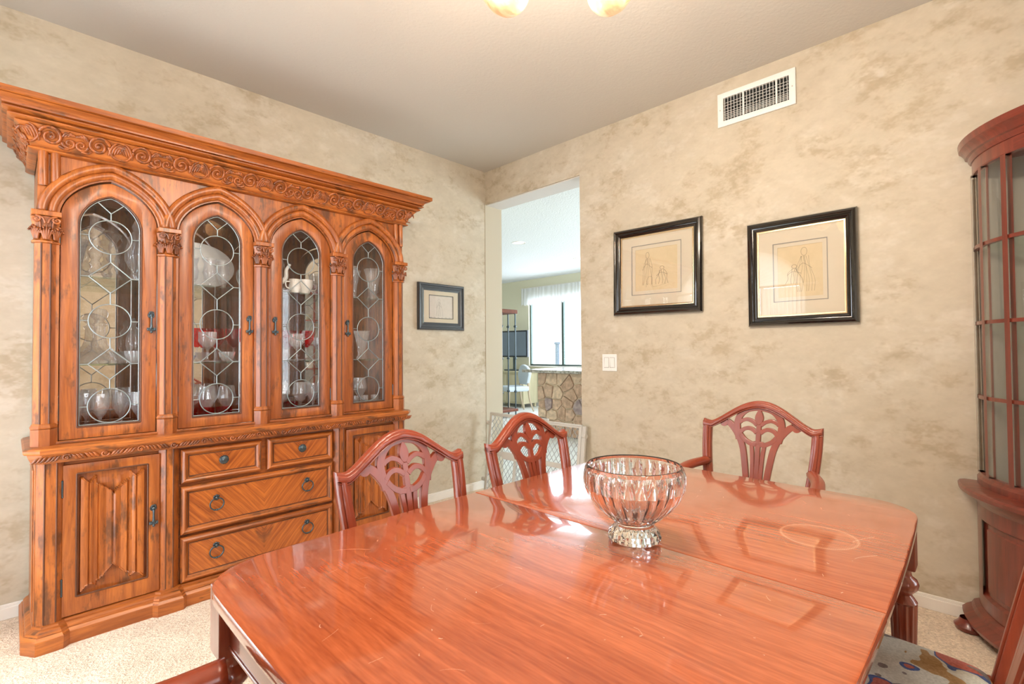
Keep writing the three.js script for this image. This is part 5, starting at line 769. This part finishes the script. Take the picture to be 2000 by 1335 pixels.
// ---------------------------------------------------------------- sheer curtains at the arched window
{ const cm = mat('white sheer cloth', { color: hex('#f4f2ee'), roughness: 1, transmission: 0.6, thickness: 0 });
  const T = thing('sheer_curtain', 'white sheer curtain panel hanging at the arched window', 'curtain', [XW + 0.06, 0, 0], 0, 'sheer curtains');
  const sheet = (z0, z1) => { const n = 90, rows = 12, pos = [], idx = []; for (let j = 0; j <= rows; j++) for (let i = 0; i <= n; i++) { const t = i / n, v = j / rows; pos.push(0.018 * sin(t * 60 + sin(t * 9)), lerp(1.884, 0.03, v), lerp(z0, z1, t)); } for (let j = 0; j < rows; j++) for (let i = 0; i < n; i++) { const a = j * (n + 1) + i; idx.push(a, a + n + 1, a + 1, a + 1, a + n + 1, a + n + 2); } const g = new THREE.BufferGeometry(); g.setAttribute('position', new THREE.Float32BufferAttribute(pos, 3)); g.setIndex(idx); g.computeVertexNormals(); return g; };
  mesh('cloth', sheet(0.18, 0.60), cm, T); const U = thing('sheer_curtain', 'white sheer curtain panel hanging at the arched window', 'curtain', [XW + 0.06, 0, 0], 0, 'sheer curtains'); mesh('cloth', sheet(1.22, 1.66), cm, U);
  { const S = thing('added_arch_shade', 'added white pleated sunburst sheer dimming the top of the arched window', 'added window shade', [XW + 0.012, 1.915, archZ]), n = 96, rows = 6, pos = [], idx = [], rx = archHalf - 0.01, ry = archTop - 1.92 - 0.006;  // added sheer that softens the glare from the arch top
    for (let j = 0; j <= rows; j++) for (let i = 0; i <= n; i++) { const a = i / n * PI, q = lerp(0.06, 1, j / rows); pos.push(0.008 * q * sin(i * PI / 2 + 0.8), q * ry * sin(a), q * rx * cos(a) * Math.sqrt(1 - 0.06 * sin(a))); }
    for (let j = 0; j < rows; j++) for (let i = 0; i < n; i++) { const a = j * (n + 1) + i; idx.push(a, a + 1, a + n + 1, a + 1, a + n + 2, a + n + 1); }
    const g = new THREE.BufferGeometry(); g.setAttribute('position', new THREE.Float32BufferAttribute(pos, 3)); g.setIndex(idx); g.computeVertexNormals(); mesh('pleated_cloth', g, cm, S); mesh('shade_hub', crease(new THREE.CylinderGeometry(0.045, 0.045, 0.012, 20, 1, false, -PI / 2, PI).rotateZ(PI / 2).rotateX(PI / 2)), whiteTrim, S); mesh('bottom_rail', box(-0.006, 0.006, -0.012, 0, -rx, rx), whiteTrim, S); }
  const R = thing('curtain_rod', 'white curtain rod across the arched window', 'curtain rod', [XW + 0.06, 1.905, 0]); mesh('rod_bar', tube([[0, 0, 0.08], [0, 0, 1.78]], 0.012), whiteTrim, R); for (const z of [0.08, 1.78]) mesh('bracket', [box(-0.06, 0.01, -0.012, 0.012, z - 0.01, z + 0.01, 0.003), sphere(0.02, 0, 0, z)], whiteTrim, R); }

scene.traverse((o) => { if (o.isMesh) { o.castShadow = true; o.receiveShadow = true; } });
renderer.render(scene, camera);
